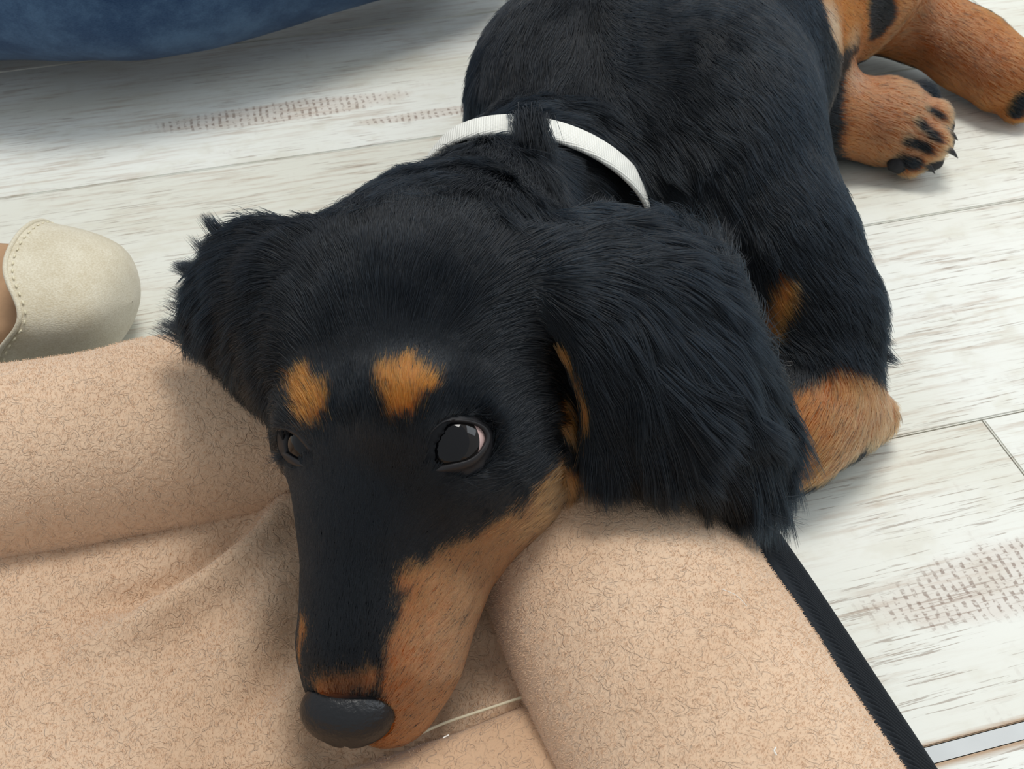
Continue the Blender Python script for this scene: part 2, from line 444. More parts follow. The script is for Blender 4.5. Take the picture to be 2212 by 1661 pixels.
for i, (x, y, hw, hh, zc) in enumerate(bp_):
    o_ = hw * sgn(cs, 0.92)
    V[i, :, 0] = x + lf[i, 0] * o_; V[i, :, 1] = y + lf[i, 1] * o_; V[i, :, 2] = zc + hh * sgn(sn, 0.92)
nn = V.copy(); nn[..., 2] -= bp_[:, None, 4]; nn[..., 0] -= bp_[:, None, 0]; nn[..., 1] -= bp_[:, None, 1]; nn = unit(nn)
V += nn * (vnoise(V * 22, 3) * 0.0016 + vnoise(V * 55, 4) * 0.0006)[..., None]
V[..., 2] = np.maximum(V[..., 2], 0.0012)
F = grid_faces(len(bp_), nv, close_v=True)
bolster = mesh_np('bolster', V.reshape(-1, 3)[:, :], F[:, ::-1], M_PLUSH, bed)

# black outer side: ribbed elastic gather above, smooth welt below
sec = np.array([(0.0400, 0.0540), (0.0475, 0.0535), (0.0530, 0.0500), (0.0580, 0.0445), (0.0630, 0.0380), (0.0680, 0.0315), (0.0730, 0.025),
                (0.0775, 0.019), (0.0808, 0.013), (0.0810, 0.007), (0.078, 0.0018), (0.066, 0.0010)])
NS = 90
sec = catmull(sec, NS)
bp2 = catmull(BPATH, 1500)
sl_ = np.linspace(0, 1, 1500); cut_ = np.argmax(bp2[:, 0] > 0.005); last_i = np.argmax(bp2[:, 1] < 0.06)
_q = [bp2[:cut_:4]]; _s = np.linspace(cut_, 1499, 1500); _q.append(np.stack([np.interp(_s, np.arange(1500), bp2[:, j]) for j in range(5)], 1)); bp2 = np.vstack(_q)
tg2 = unit(np.gradient(bp2[:, :2], axis=0)); lf2 = np.stack([-tg2[:, 1], tg2[:, 0]], 1)
s_ = np.r_[0, np.cumsum(np.linalg.norm(np.diff(bp2[:, :2], axis=0), axis=1))]
sec_n = np.stack([-np.gradient(sec[:, 1]), np.gradient(sec[:, 0])], 1); sec_n = unit(sec_n)
w_r = np.interp(np.arange(NS) * 34 / NS, [0, 5, 8, 17, 22], [0, 0, 1, 1, 0])
k = np.arange(NS)
W = np.zeros((len(bp2), NS, 3))
rib = np.sin(2 * np.pi * (s_[:, None] / 0.0023) + 0.5 * vnoise(np.stack([s_ * 90, s_ * 0, s_ * 0], 1), 2)[:, None] + -k[None, :] * 0.45)
fs = np.interp(bp2[:, 0], [-0.06, 0.0], [0.45, 1.0])[:, None]
offw = (bp2[:, 2] - 0.052)[:, None] + np.where(sec[None, :, 0] > .0475, .0475 + (sec[None, :, 0] - .0475) * fs, sec[None, :, 0]) + sec_n[None, :, 0] * rib * w_r[None] * 0.0009
W[..., 2] = np.maximum(sec[None, :, 1] + sec_n[None, :, 1] * rib * w_r[None] * 0.0009, 0.001)
W[..., 0] = bp2[:, None, 0] + lf2[:, None, 0] * offw; W[..., 1] = bp2[:, None, 1] + lf2[:, None, 1] * offw
side = mesh_np('outer_side', W.reshape(-1, 3), grid_faces(len(bp2), NS), M_BLACKFAB, bed)
side['label'] = 'black ribbed outer side of the bed'

# seat cushion inside: wrinkled height field
gx, gy = np.meshgrid(np.arange(-0.62, 0.115, 0.0016), np.arange(-0.05, 0.335, 0.0016), indexing='ij')
def seg_dist(x, y, poly):
    best = np.full(x.shape, 9.0); side_ = np.zeros(x.shape); par = np.zeros(x.shape); tot = 0
    for (a, b) in zip(poly[:-1], poly[1:]):
        d = b - a; L2 = (d ** 2).sum(); t = np.clip(((x - a[0]) * d[0] + (y - a[1]) * d[1]) / L2, 0, 1)
        ex, ey = x - a[0] - t * d[0], y - a[1] - t * d[1]; r = np.hypot(ex, ey)
        m = r < best; best = np.where(m, r, best); side_ = np.where(m, np.sign(d[0] * ey - d[1] * ex), side_)
        par = np.where(m, tot + t * math.sqrt(L2), par); tot += math.sqrt(L2)
    return best, side_, par / tot
def wp(pts, z): return np.array([P(a, b, z)[:2] for a, b in pts])
gz = np.full(gx.shape, 0.0335)
p3 = np.stack([gx, gy, gx * 0], -1)
gz += vnoise(p3 * 14, 11) * 0.0022 + vnoise(p3 * 34, 12) * 0.0010 + vnoise(p3 * 70, 13) * 0.0004
for pts, amp, wid in [([(690, 1085), (610, 1105), (545, 1180), (440, 1265), (300, 1350), (120, 1400)], .0075, .0085),
                      ([(575, 1095), (530, 1140), (430, 1205), (280, 1270), (100, 1300)], -.0050, .0060),
                      ([(660, 1180), (600, 1240), (560, 1330), (480, 1430), (380, 1500)], .0045, .0110),
                      ([(655, 1290), (610, 1400), (560, 1500), (470, 1570)], -.0035, .0075),
                      ([(660, 1400), (620, 1490), (560, 1560)], .0040, .0070),
                      ([(200, 1450), (330, 1560), (420, 1640)], .0025, .0120),
                      ([(760, 1610), (690, 1590), (650, 1530)], -.0030, .0080),
                      ([(1060, 1340), (1010, 1450), (900, 1570)], -.0045, .0100)]:
    d, s2, par = seg_dist(gx, gy, wp(pts, 0.036))
    gz += 1.4 * amp * np.exp(-(d / wid) ** 2) * np.clip(np.sin(np.pi * (0.12 + 0.88 * par)) * 1.3, 0, 1)
line = [(-200, 1800), (250, 1690), (480, 1652), (600, 1640), (720, 1620), (850, 1590), (960, 1548), (1060, 1515), (1150, 1485), (1260, 1450)]
dl, sl, _ = seg_dist(gx, gy, wp(line, 0.038))
below = sl < 0
step = np.where(below, 1, 0) * 0.005 * (1 - np.exp(-(dl / 0.004) ** 2)) - 0.0016 * np.exp(-(dl / 0.0022) ** 2)
gz += step + np.where(below, 0.006 * np.clip(dl / 0.03, 0, 1), 0)
# dip where the head weighs on it
hp = P(800, 1500, 0.03)
gz -= 0.004 * np.exp(-(((gx - hp[0]) / 0.035) ** 2 + ((gy - hp[1]) / 0.045) ** 2))
Vc = np.stack([gx, gy, gz], -1)
Fc = grid_faces(*gx.shape)
ctr = Vc.reshape(-1, 3)[Fc].mean(1)
isb = below.reshape(-1)[Fc[:, 0]]
def sub(name, keep, mat):
    f = Fc[keep]; used, inv = np.unique(f, return_inverse=True)
    return mesh_np(name, Vc.reshape(-1, 3)[used], inv.reshape(-1, 4), mat, bed)
# keep the cushion under the bolsters only as far as it needs to reach
dB, sB, _ = seg_dist(ctr[:, 0], ctr[:, 1], bp_[::8, :2])
keep = (sB <= 0) | (dB < 0.012)
cushion = sub('cushion', keep & ~isb, M_PLUSH)
front = sub('front_panel', keep & isb, M_PLUSH2)
base_pts = np.array([(-0.62, -0.05), (0.13, -0.05), (0.03, 0.28), (-0.02, 0.31), (-0.62, 0.18)])
bmx = bmesh.new(); vs = [bmx.verts.new((a, b, 0.001)) for a, b in base_pts]; f_ = bmx.faces.new(vs)
r_ = bmesh.ops.extrude_face_region(bmx, geom=[f_])
for v in r_['geom']:
    if isinstance(v, bmesh.types.BMVert): v.co.z = 0.022
bmesh.ops.recalc_face_normals(bmx, faces=bmx.faces)
meb = bpy.data.meshes.new('bed_base'); bmx.to_mesh(meb); bmx.free(); link('bed_base', meb, M_BLACKFAB, bed, False)

def tube(name, pts, rad, mat, parent=None, nseg=10, n=None, cap=True):
    c = catmull(np.asarray(pts, float), n or len(pts) * 8)
    rr = np.interp(np.linspace(0, 1, len(c)), np.linspace(0, 1, len(np.atleast_1d(rad))) if np.ndim(rad) else [0, 1], rad if np.ndim(rad) else [rad, rad])
    t = unit(np.gradient(c, axis=0)); up = np.array([0.03, 0.05, 1.0])
    a = unit(np.cross(t, up)); b = np.cross(a, t); ph = np.linspace(0, 2 * np.pi, nseg, endpoint=False)
    V = c[:, None] + rr[:, None, None] * (a[:, None] * np.cos(ph)[None, :, None] + b[:, None] * np.sin(ph)[None, :, None])
    F = grid_faces(len(c), nseg, close_v=True)
    V = V.reshape(-1, 3)
    if cap:
        n0 = len(V); V = np.vstack([V, c[0] - t[0] * rr[0] * 0.5, c[-1] + t[-1] * rr[-1] * 0.5])
        j = np.arange(nseg); j2 = (j + 1) % nseg; e = (len(c) - 1) * nseg
        F = np.vstack([F, np.stack([j * 0 + n0, j, j2, j2], 1), np.stack([j * 0 + n0 + 1, e + j2, e + j, e + j], 1)])
        me = bpy.data.meshes.new(name)
        me.from_pydata(V.tolist(), [], [tuple(dict.fromkeys(f)) for f in F.tolist()]); me.update()
        bmf = bmesh.new(); bmf.from_mesh(me); bmesh.ops.recalc_face_normals(bmf, faces=bmf.faces); bmf.to_mesh(me); bmf.free()
        return link(name, me, mat, parent)
    return mesh_np(name, V, F, mat, parent)

wl = wp([(905, 1572), (960, 1548), (1060, 1515), (1150, 1485)], 0.038)
seam_v = tube('seam', [(a, b, 0.0340) for a, b in wl], 0.0005, M_THREAD, bed, 8); seam_v['label'] = 'pale stitched seam across the cushion'
if FIB:
    pile('pile', bolster, NP_B, 0.0008, bolster, M_PILE, (-0.1, -0.6, -0.4))
    pile('pile', cushion, NP_C, 0.0010, cushion, M_PILE, (0.5, -0.5, 0.0))
    pile('pile', front, NP_C // 6, 0.0009, front, M_PILE, (0.2, -0.9, 0.0))

# small lint on the plush
for lab, px, z, pts in [('tiny curled white lint fibre on the bolster near the picture\'s bottom edge', (1676, 1614), 0.0785, [(0, 0), (-.0006, -.0010), (-.0002, -.0022)]),
                        ('short straight white lint fibre on the cushion below the muzzle', (957, 1594), 0.0435, [(0, 0), (.0008, .0005), (.0017, .0010)]),
                        ('pale loose hair lying on the bolster beside the black ribbed side', (1590, 1290), 0.0795, [(-.004, .003), (0, .0008), (.0028, -.0030)])]:
    p = P(*px, z)
    l_ = tube('lint', [(p[0] + a, p[1] + b, p[2]) for a, b in pts], 0.00022 if 'hair' not in lab else 0.0001, M_LINT, None, 6)
    tag(l_, lab, 'lint')

# ------------------------------------------------------------------ cream slipper behind the bed
slip = empty('slipper', (-0.23, 0.386, 0)); tag(slip, 'cream suede slipper toe with stitched hem behind the bed at the left edge', 'slipper')
nr, na = 40, 40
sl_ax = unit(np.array([1.0, -0.10])); sl_n = np.array([-sl_ax[1], sl_ax[0]])
def slipper_shell(off, name, mat, u_start=0.0):
    V = np.zeros((nr, na, 3)); phs = np.linspace(0, 2 * np.pi, na, endpoint=False)
    for i in range(nr):
        u = u_start + (1 - u_start) * i / (nr - 1)
        tip = math.sqrt(max(0, 1 - u ** 7))
        w = (0.041 - 0.012 * u) * tip - off; h = (0.0268 - 0.0048 * u) * tip - off
        w, h = max(w, 0.0002), max(h, 0.0003)
        zc = 0.0278
        # the opening is cut back over the near side of the instep
        hem = 0.0165 * np.exp(-((phs - 2.5) / 0.55) ** 2) * (1 - u)
        a = -0.2235 + 0.0500 * u + hem
        y = w * sgn(np.cos(phs), 0.9); z = zc + h * sgn(np.sin(phs), 0.9)
        V[i, :, 0] = a + sl_n[0] * y; V[i, :, 1] = 0.392 + sl_ax[1] * (a + 0.235) + sl_n[1] * y; V[i, :, 2] = z
    V += (vnoise(V * 45, 8) * 0.0008)[..., None] * np.array([0, 0.5, 0.6])
    V[..., 2] = np.maximum(V[..., 2], 0.0008)
    return V, mesh_np(name, V.reshape(-1, 3), grid_faces(nr, na, close_v=True)[:, ::-1], mat, slip)
SV, upper = slipper_shell(0, 'upper', M_SUEDE)
_, lin = slipper_shell(0.0016, 'lining', M_LINING)
hem_l = tube('hem', np.vstack([SV[0], SV[0, :1]]), 0.0011, M_SUEDE, slip, 10, 120)
st = SV[2] * 0.5 + SV[3] * 0.5
stc = catmull(st, 240)
bmx = bmesh.new()
for i in range(2, 236, 5):
    a, b = Vector(stc[i]), Vector(stc[i + 3]); c = (a + b) / 2; d = (b - a)
    M = Matrix.Translation(c + Vector((0.0004, -0.0005, 0.0004))) @ d.to_track_quat('Z', 'Y').to_matrix().to_4x4() @ Matrix.Diagonal((0.0005, 0.0005, d.length * 0.5, 1))
    bmesh.ops.create_icosphere(bmx, subdivisions=1, radius=1, matrix=M)
me = bpy.data.meshes.new('stitching'); bmx.to_mesh(me); bmx.free(); so = link('stitching', me, M_THREAD, slip); so['kind'] = 'stuff'
# insole reaching back under the heel
u = np.linspace(0, 1, 30); ph2 = np.linspace(0, 2 * np.pi, 36, endpoint=False)
V = []
for r in np.linspace(0.02, 1, 12):
    V.append(np.stack([-0.275 + 0.078 * r * sgn(np.cos(ph2), .8), 0.394 + 0.036 * r * sgn(np.sin(ph2), .8), np.full(36, 0.034 - 0.006 * r ** 4)], 1))
V.append(np.stack([-0.275 + 0.079 * sgn(np.cos(ph2), .8), 0.394 + 0.037 * sgn(np.sin(ph2), .8), np.full(36, 0.0012)], 1))
mesh_np('insole', np.vstack(V), grid_faces(13, 36, close_v=True), M_LINING, slip)

# ------------------------------------------------------------------ person: one jeans leg at the top left
person = empty('person', (-0.4, 0.75, 0)); tag(person, 'person in blue jeans, only one resting leg in view at the upper left corner', 'person')
edge = [(-900, 190), (-650, 175), (-420, 150), (-150, 128), (0, 120), (120, 124), (230, 124), (340, 112), (420, 95), (560, 58), (680, 25), (800, -10), (950, -60), (1100, -120)]
cen, rad = [], []   # the knee closes the tube on the right, the other end runs on out of view
for i, (px, py) in enumerate(edge):
    r = np.interp(px, [-400, 300, 1100], [0.088, 0.080, 0.066]); zc = np.interp(px, [-400, 250, 1100], [0.088, 0.093, 0.082])
    zt = zc - r * C45 * 0.98
    q = P(px, py - 9, max(zt, 0.02)); t2 = np.array([0, C45, C45]); cen.append(q + t2 * r); rad.append(r)
c = catmull(np.column_stack([np.array(cen), rad]), 200)
uu = np.linspace(0, 1, 200); c[:, 3] *= np.sqrt(np.clip(1 - np.clip((uu - 0.86) / 0.14, 0, 1) ** 2.4, 0.0004, 1)) * np.sqrt(np.clip(1 - np.clip((0.02 - uu) / 0.02, 0, 1) ** 2, 0.0004, 1))
t = unit(np.gradient(c[:, :3], axis=0)); a = unit(np.cross(t, [0, 0, 1.0])); b = np.cross(a, t); ph = np.linspace(0, 2 * np.pi, 72, endpoint=False)
V = c[:, None, :3] + c[:, 3][:, None, None] * (a[:, None] * np.cos(ph)[None, :, None] + b[:, None] * np.sin(ph)[None, :, None])
fold = vnoise(np.stack([V[..., 0] * 9, V[..., 1] * 20 + V[..., 2] * 14, V[..., 2] * 20], -1), 5) * 0.002 + vnoise(V * 40, 6) * 0.0006
V += unit(V - c[:, None, :3]) * fold[..., None]
V[..., 2] = np.maximum(V[..., 2], 0.002)
jl = mesh_np('jeans_leg', V.reshape(-1, 3), grid_faces(200, 72, close_v=True)[:, ::-1], M_DENIM, person)
jl['label'] = 'faded blue denim trouser leg'
sm_ = c[:, :3] + (a * math.cos(2.2) * -1 + b * math.sin(0.9)) * 0 + unit(a * 0.25 + b * 0.97) * (c[:, 3:4] + 0.0006)
tube('side_seam', sm_[6:176:6], 0.0013, M_DENIM, person, 8, 160)

# ------------------------------------------------------------------ dog: signed-distance body on a voxel grid
VX = 0.0014
G0 = np.array([-0.175, 0.125, -0.006]); G1 = np.array([0.40, 0.86, 0.205])
DIM = np.ceil((G1 - G0) / VX).astype(int)
FAR = 0.02
D = np.full(DIM, FAR, np.float32)
ax_ = [G0[i] + VX * np.arange(DIM[i], dtype=np.float32) for i in range(3)]
def box(lo, hi, k):
    lo = np.asarray(lo) - FAR - k; hi = np.asarray(hi) + FAR + k
    a = np.clip(((lo - G0) / VX).astype(int), 0, DIM); b = np.clip(((hi - G0) / VX).astype(int) + 1, 0, DIM)
    sl = tuple(slice(a[i], b[i]) for i in range(3))
    return sl, np.ix_(*[ax_[i][sl[i]] for i in range(3)])
def smin(a, b, k):
    if k <= 0: return np.minimum(a, b)
    h = np.clip(0.5 + 0.5 * (b - a) / k, 0, 1)
    return b + (a - b) * h - k * h * (1 - h)
def ell(c, r, k=0.01, R=None, cut=False):
    """ellipsoid, centre c, radii r, R = 3x3 rotation (columns = axes)"""
    c = np.asarray(c, float); r = np.asarray(r, float) * np.ones(3); m = r.max()
    sl, (X, Y, Z) = box(c - m, c + m, k)
    x, y, z = X - c[0], Y - c[1], Z - c[2]
    if R is not None:
        x, y, z = (R[0, 0] * x + R[1, 0] * y + R[2, 0] * z, R[0, 1] * x + R[1, 1] * y + R[2, 1] * z, R[0, 2] * x + R[1, 2] * y + R[2, 2] * z)
    k0 = np.sqrt((x / r[0]) ** 2 + (y / r[1]) ** 2 + (z / r[2]) ** 2)
    k1 = np.sqrt((x / r[0] ** 2) ** 2 + (y / r[1] ** 2) ** 2 + (z / r[2] ** 2) ** 2) + 1e-6
    d = k0 * (k0 - 1) / k1
    D[sl] = -smin(-D[sl], d, k) if cut else smin(D[sl], d, k)
def cap(a, b, ra, rb, k=0.01, cut=False):
    a = np.asarray(a, float); b = np.asarray(b, float); m = max(ra, rb)
    sl, (X, Y, Z) = box(np.minimum(a, b) - m, np.maximum(a, b) + m, k)
    ba = b - a; L2 = (ba ** 2).sum()
    t = np.clip(((X - a[0]) * ba[0] + (Y - a[1]) * ba[1] + (Z - a[2]) * ba[2]) / L2, 0, 1)
    d = np.sqrt((X - a[0] - t * ba[0]) ** 2 + (Y - a[1] - t * ba[1]) ** 2 + (Z - a[2] - t * ba[2]) ** 2) - (ra + (rb - ra) * t)
    D[sl] = -smin(-D[sl], d, k) if cut else smin(D[sl], d, k)
def chain(pts, k=0.01):
    """pts: (px, py, z, radius)"""
    w = [(P(a, b, z), r) for a, b, z, r in pts]
    for (p, r), (q, s) in zip(w[:-1], w[1:]): cap(p, q, r, s, k)
def patch(ctrl, rad, k_out, n=26):
    """thin sheet through a control net of (px, py, z): many small spheres joined, then blended on"""
    global D
    net = np.array([[P(*c) for c in row] for row in ctrl])
    rows = np.array([catmull(r, n) for r in net]); g = np.array([catmull(rows[:, j], n) for j in range(n)])
    lo = g.reshape(-1, 3).min(0) - rad; hi = g.reshape(-1, 3).max(0) + rad
    sl, (X, Y, Z) = box(lo, hi, k_out)
    loc = np.full(D[sl].shape, FAR, np.float32); o = np.array([sl[i].start for i in range(3)])
    for q in g.reshape(-1, 3):
        a = np.clip(((q - rad - 0.013 - G0) / VX).astype(int) - o, 0, loc.shape); b = np.clip(((q + rad + 0.013 - G0) / VX).astype(int) + 1 - o, 0, loc.shape)
        s2 = tuple(slice(a[i], b[i]) for i in range(3))
        d = np.sqrt((X[s2[0]] - q[0]) ** 2 + (Y[:, s2[1]] - q[1]) ** 2 + (Z[:, :, s2[2]] - q[2]) ** 2) - rad
        loc[s2] = smin(loc[s2], d, 0.004)
    D[sl] = smin(D[sl], loc, k_out)
    return g
def S(px, py, z, r, k=0.01): ell(P(px, py, z), r, k)

def frame(fwd, up):
    f = unit(np.asarray(fwd, float)); s = unit(np.cross(f, up)); u = np.cross(s, f)
    return np.stack([s, f, u], 1)

# torso: chest, ribs, belly, rump
S(1435, 290, .073, .058, 0)
ell(P(1475, 90, .076), (.077, .105, .074), .03)
ell(P(1500, -110, .076), (.080, .10, .074), .03)
ell((0.165, 0.66, 0.072), (.085, .085, .070), .03)
# shoulders
ell(P(1235, 220, .078), (.050, .058, .054), .025)
ell(P(1560, 320, .082), (.044, .058, .054), .022)
# fore chest under the neck
ell(P(1480, 480, .060), (.060, .050, .052), .02)
# left foreleg: upper arm out to the elbow, forearm folded back under the ear
chain([(1560, 370, .085, .037), (1665, 540, .066, .033), (1735, 680, .048, .028), (1750, 770, .038, .0245)], .014)
chain([(1755, 830, .032, .0235), (1745, 895, .026, .0220), (1690, 940, .024, .022), (1560, 950, .022, .021)], .010)
S(1885, 900, .013, .0105, .009)
S(1810, 890, .021, .0200, .008)
# right foreleg, hidden under the chest
chain([(1180, 330, .060, .034), (1120, 420, .030, .024), (1180, 520, .020, .018)], .012)
# neck
chain([(1300, 330, .074, .047), (1140, 440, .080, .036), (1010, 620, .100, .041)], .012)
# left hind leg (nearer paw): thigh under the belly, paw resting on its side
ell(P(1660, 90, .055), (.045, .055, .050), .02)
chain([(1770, 240, .030, .026), (1880, 262, .024, .0215)], .010)
ell(P(1925, 262, .0235), (.0225, .026, .0225), .010)
for a, b, z, r in [(1985, 215, .030, .0100), (2012, 255, .030, .0105), (2010, 305, .023, .0105), (1965, 335, .014, .0110)]:
    cap(P(1935, 262, .024), P(a, b, z), .015, r, .003)
# right hind leg stretching away
chain([(1700, 0, .060, .050), (1860, -10, .045, .030), (1980, 42, .034, .0230), (2090, 108, .028, .0210), (2165, 160, .024, .0220)], .012)
for a, b, z, r in [(2250, 120, .022, .0105), (2262, 165, .022, .0110), (2240, 205, .018, .0110), (2195, 225, .013, .0105)]:
    cap(P(2165, 165, .022), P(a, b, z), .018, r, .003)
# tail
pts = catmull(np.array([(0.17, 0.73, 0.06), (0.20, 0.77, 0.03), (0.25, 0.80, 0.016), (0.31, 0.82, 0.012)]), 8)
for i in range(7): cap(pts[i], pts[i + 1], .018 - .0015 * i, .018 - .0015 * (i + 1), .01)
# ---- head
S(905, 712, .108, .0470, .015)
S(1010, 690, .104, .0465, .012)
S(955, 610, .102, .038, .012)
S(780, 755, .106, .0355, .012)
S(935, 940, .092, .0405, .014)
S(1045, 955, .080, .032, .014)
S(784, 930, .094, .0240, .010)
# bridge and muzzle, upper ridge then side and lower jaw
chain([(800, 960, .098, .026), (788, 1130, .086, .0175), (770, 1300, .074, .0135), (762, 1410, .066, .0120), (758, 1465, .061, .0105)], .012)
chain([(985, 1040, .078, .028), (903, 1200, .066, .0213), (868, 1330, .058, .0185), (850, 1440, .051, .0158), (838, 1520, .044, .0115)], .014)
chain([(755, 1230, .066, .0125), (748, 1400, .058, .0105), (745, 1460, .054, .0085)], .010)
# brows
S(865, 880, .1235, .0100, .014); S(690, 890, .112, .0078, .010)
HEAR_R = patch([[(1130, 580, .138), (1230, 500, .135), (1350, 500, .128), (1470, 560, .114)],
                [(1200, 640, .136), (1320, 590, .134), (1450, 600, .124), (1540, 640, .108)],
                [(1272, 760, .124), (1380, 740, .122), (1520, 750, .112), (1600, 770, .094)],
                [(1302, 880, .108), (1420, 880, .108), (1560, 880, .099), (1645, 890, .082)],
                [(1308, 995, .0915), (1420, 995, .0915), (1560, 1015, .084), (1655, 1035, .066)]], .0048, .006)
HEAR_L = patch([[(690, 535, .133), (615, 525, .127), (545, 525, .120)],
                [(620, 590, .132), (555, 600, .124), (490, 600, .113)],
                [(590, 690, .122), (525, 685, .115), (462, 680, .106)],
                [(592, 778, .112), (550, 762, .106), (502, 738, .100)],
                [(616, 845, .104), (596, 828, .100), (565, 802, .096)]], .0045, .007, 20)

# ---- field queries
def trilin(p):
    q = (np.asarray(p, float) - G0) / VX; q = np.clip(q, 0, DIM - 1.001); i = q.astype(int); w = q - i
    r = 0
    for a in (0, 1):
        for b in (0, 1):
            for c in (0, 1):
                wt = (w[..., 0] if a else 1 - w[..., 0]) * (w[..., 1] if b else 1 - w[..., 1]) * (w[..., 2] if c else 1 - w[..., 2])
                r = r + wt * D[i[..., 0] + a, i[..., 1] + b, i[..., 2] + c]
    return r
def grad(p, e=0.0016):
    p = np.asarray(p, float); g = []
    for k in range(3):
        d = np.zeros(3); d[k] = e; g.append(trilin(p + d) - trilin(p - d))
    return unit(np.stack(g, -1))
def hit(px, py):
    """dog surface point under a photograph pixel (measuring aid for placing features on the body)"""
    d = ray(px, py); t = 0.16; o = np.array([0, 0, CAM_H])
    for _ in range(400):
        p = o + d * t
        if (p > G0).all() and (p < G1 - 0.002).all():
            s = float(trilin(p))
            if s < 0.0001: return p
            t += max(s * 0.7, 0.0002)
        else: t += 0.004
        if t > 1.2: break
    return None

# ---- eyes
EYES = []
def eye_geo(px, py, r, sink, lean):
    s = hit(px, py); n = grad(s); d = ray(px, py)
    c = s + d * sink - n * 0.001 + np.asarray(lean)
    return c, r
EC_R, ER_R = eye_geo(985, 957, 0.0118, 0.0095, (0, 0, 0))
EC_L, ER_L = eye_geo(650, 966, 0.0090, 0.0078, (0.0040, 0.0012, 0))
def on_sphere(px, py, c, r):
    d = ray(px, py); o = np.array([0, 0, CAM_H]); oc = c - o; tca = oc @ d; h2 = r * r - (oc @ oc - tca * tca)
    if h2 <= 0:
        q = o + d * tca; return c + unit(q - c) * r
    return o + d * (tca - math.sqrt(h2))
def lid_rings(inner, grow, c, r):
    inner = np.array(inner, float); n = 64
    ci = catmull(np.vstack([inner, inner[:1]]), n + 1)[:-1]
    m = ci.mean(0); rel = ci - m
    rings = []
    outs = []
    for k in range(n):
        a = math.degrees(math.atan2(-rel[k][1], rel[k][0]))
        g = np.interp(a, [-180, -150, -120, -90, -45, 0, 45, 90, 135, 180], grow)
        o = ci[k] + rel[k] / np.linalg.norm(rel[k]) * g
        w = hit(*o); s = on_sphere(*ci[k], c, r * 1.035)
        if w is None: w = c + unit(s - c) * r * 1.2
        outs.append((on_sphere(*ci[k], c, r * 0.995) + (c - s) * 0.06, on_sphere(*ci[k], c, r * 1.01), s, w, o))
    R_ = []
    I0 = np.array([q[0] for q in outs]); I1 = np.array([q[1] for q in outs]); S1 = np.array([q[2] for q in outs]); O1 = np.array([q[3] for q in outs])
    nrm = unit(grad(O1)); O1 = O1 + nrm * 0.0002
    away = unit(S1 - S1.mean(0)); 
    lip = S1 + unit(S1 - c) * 0.0005
    mid = lip * 0.55 + O1 * 0.45 + unit(S1 - c) * 0.0006
    last = O1 + away * 0.0026 - nrm * 0.0020
    out = []
    for k in range(n):
        out.append(catmull([I0[k], I1[k], lip[k], mid[k], O1[k], last[k]], 18))
    return np.array(out), np.array([q[4] for q in outs])
EYE_R_IN = [(930, 967), (934, 944), (948, 926), (973, 914), (1010, 914), (1037, 924), (1048, 940), (1045, 960), (1030, 980), (1008, 994), (973, 1002), (948, 1005), (924, 1006), (921, 998), (929, 985)]
EYE_L_IN = [(604, 934), (618, 932), (640, 942), (655, 958), (668, 976), (674, 991), (665, 998), (650, 994), (630, 984), (610, 965)]
LR_R, OUT_R = lid_rings(EYE_R_IN, [10, 15, 18, 20, 20, 13, 8, 7, 7, 9], EC_R, ER_R)
LR_L, OUT_L = lid_rings(EYE_L_IN, [8, 12, 16, 18, 16, 10, 9, 8, 8, 8], EC_L, ER_L)
TANS = []   # (world point, world point, radius)
def tan_stroke(pts, radius):
    w = [hit(a, b) for a, b in pts]; w = [q for q in w if q is not None]
    if len(w) == 1: TANS.append((w[0], w[0] + 1e-5, radius))
    for a, b in zip(w[:-1], w[1:]): TANS.append((a, b, radius))
PRE_HITS = True

# ---- markings: tan where strokes of a given radius lie on the body
tan_stroke([(848, 828), (876, 812), (900, 838)], .0046)
tan_stroke([(872, 868), (868, 884)], .0042)
tan_stroke([(652, 832), (668, 862), (684, 896)], .0046)
tan_stroke([(878, 1262), (930, 1240)], .0038)
tan_stroke([(900, 1330), (960, 1240), (1030, 1200), (1090, 1150)], .0068)
tan_stroke([(930, 1380), (1000, 1290), (1050, 1230), (1110, 1160), (1160, 1090), (1200, 1030), (1228, 985)], .0062)
tan_stroke([(885, 1480), (900, 1400), (950, 1330), (1000, 1250)], .0098)
for q_ in [(1216, 1012), (1165, 1090), (1100, 1180), (1052, 1270), (1020, 1340), (975, 1430), (910, 1520), (850, 1580)]:
    w_ = hit(*q_)
    if w_ is None: w_ = hit(q_[0] - 14, q_[1] - 8)
    if w_ is not None:
        if len(TANS) and 'last_' in globals() and last_ is not None:
            TANS.append((last_, w_, .0060)); TANS.append((last_ - np.array([0, 0, .012]), w_ - np.array([0, 0, .012]), .0105))
        last_ = w_
tan_stroke([(870, 1560), (920, 1500), (960, 1420)], .0105)
tan_stroke([(850, 1590), (860, 1500), (850, 1465)], .0040)
tan_stroke([(690, 1490), (745, 1482), (800, 1475)], .0026)
tan_stroke([(655, 1360), (652, 1440), (662, 1500)], .0018)
tan_stroke([(1200, 880), (1215, 885)], .0050)
tan_stroke([(1690, 610), (1655, 690)], .0045)
tan_stroke([(1830, 850), (1750, 900), (1700, 950)], .0120)
tan_stroke([(1850, 880), (1830, 940), (1760, 980), (1700, 1000)], .0170)
tan_stroke([(1900, 880), (1930, 900)], .0140)
tan_stroke([(1900, 200), (1920, 300), (1980, 260), (2010, 300)], .0260)
tan_stroke([(1900, 20), (1960, 60)], .0300)
tan_stroke([(1985, 40), (2080, 110), (2180, 170)], .0330)
tan_stroke([(1800, 10), (1840, 5)], .0210)
tan_stroke([(2255, 150), (2250, 200)], .0200)
TAN_N = len(TANS)
PALE = [hit(1790, 60), hit(1835, 130)]
PALE = [p for p in PALE if p is not None]

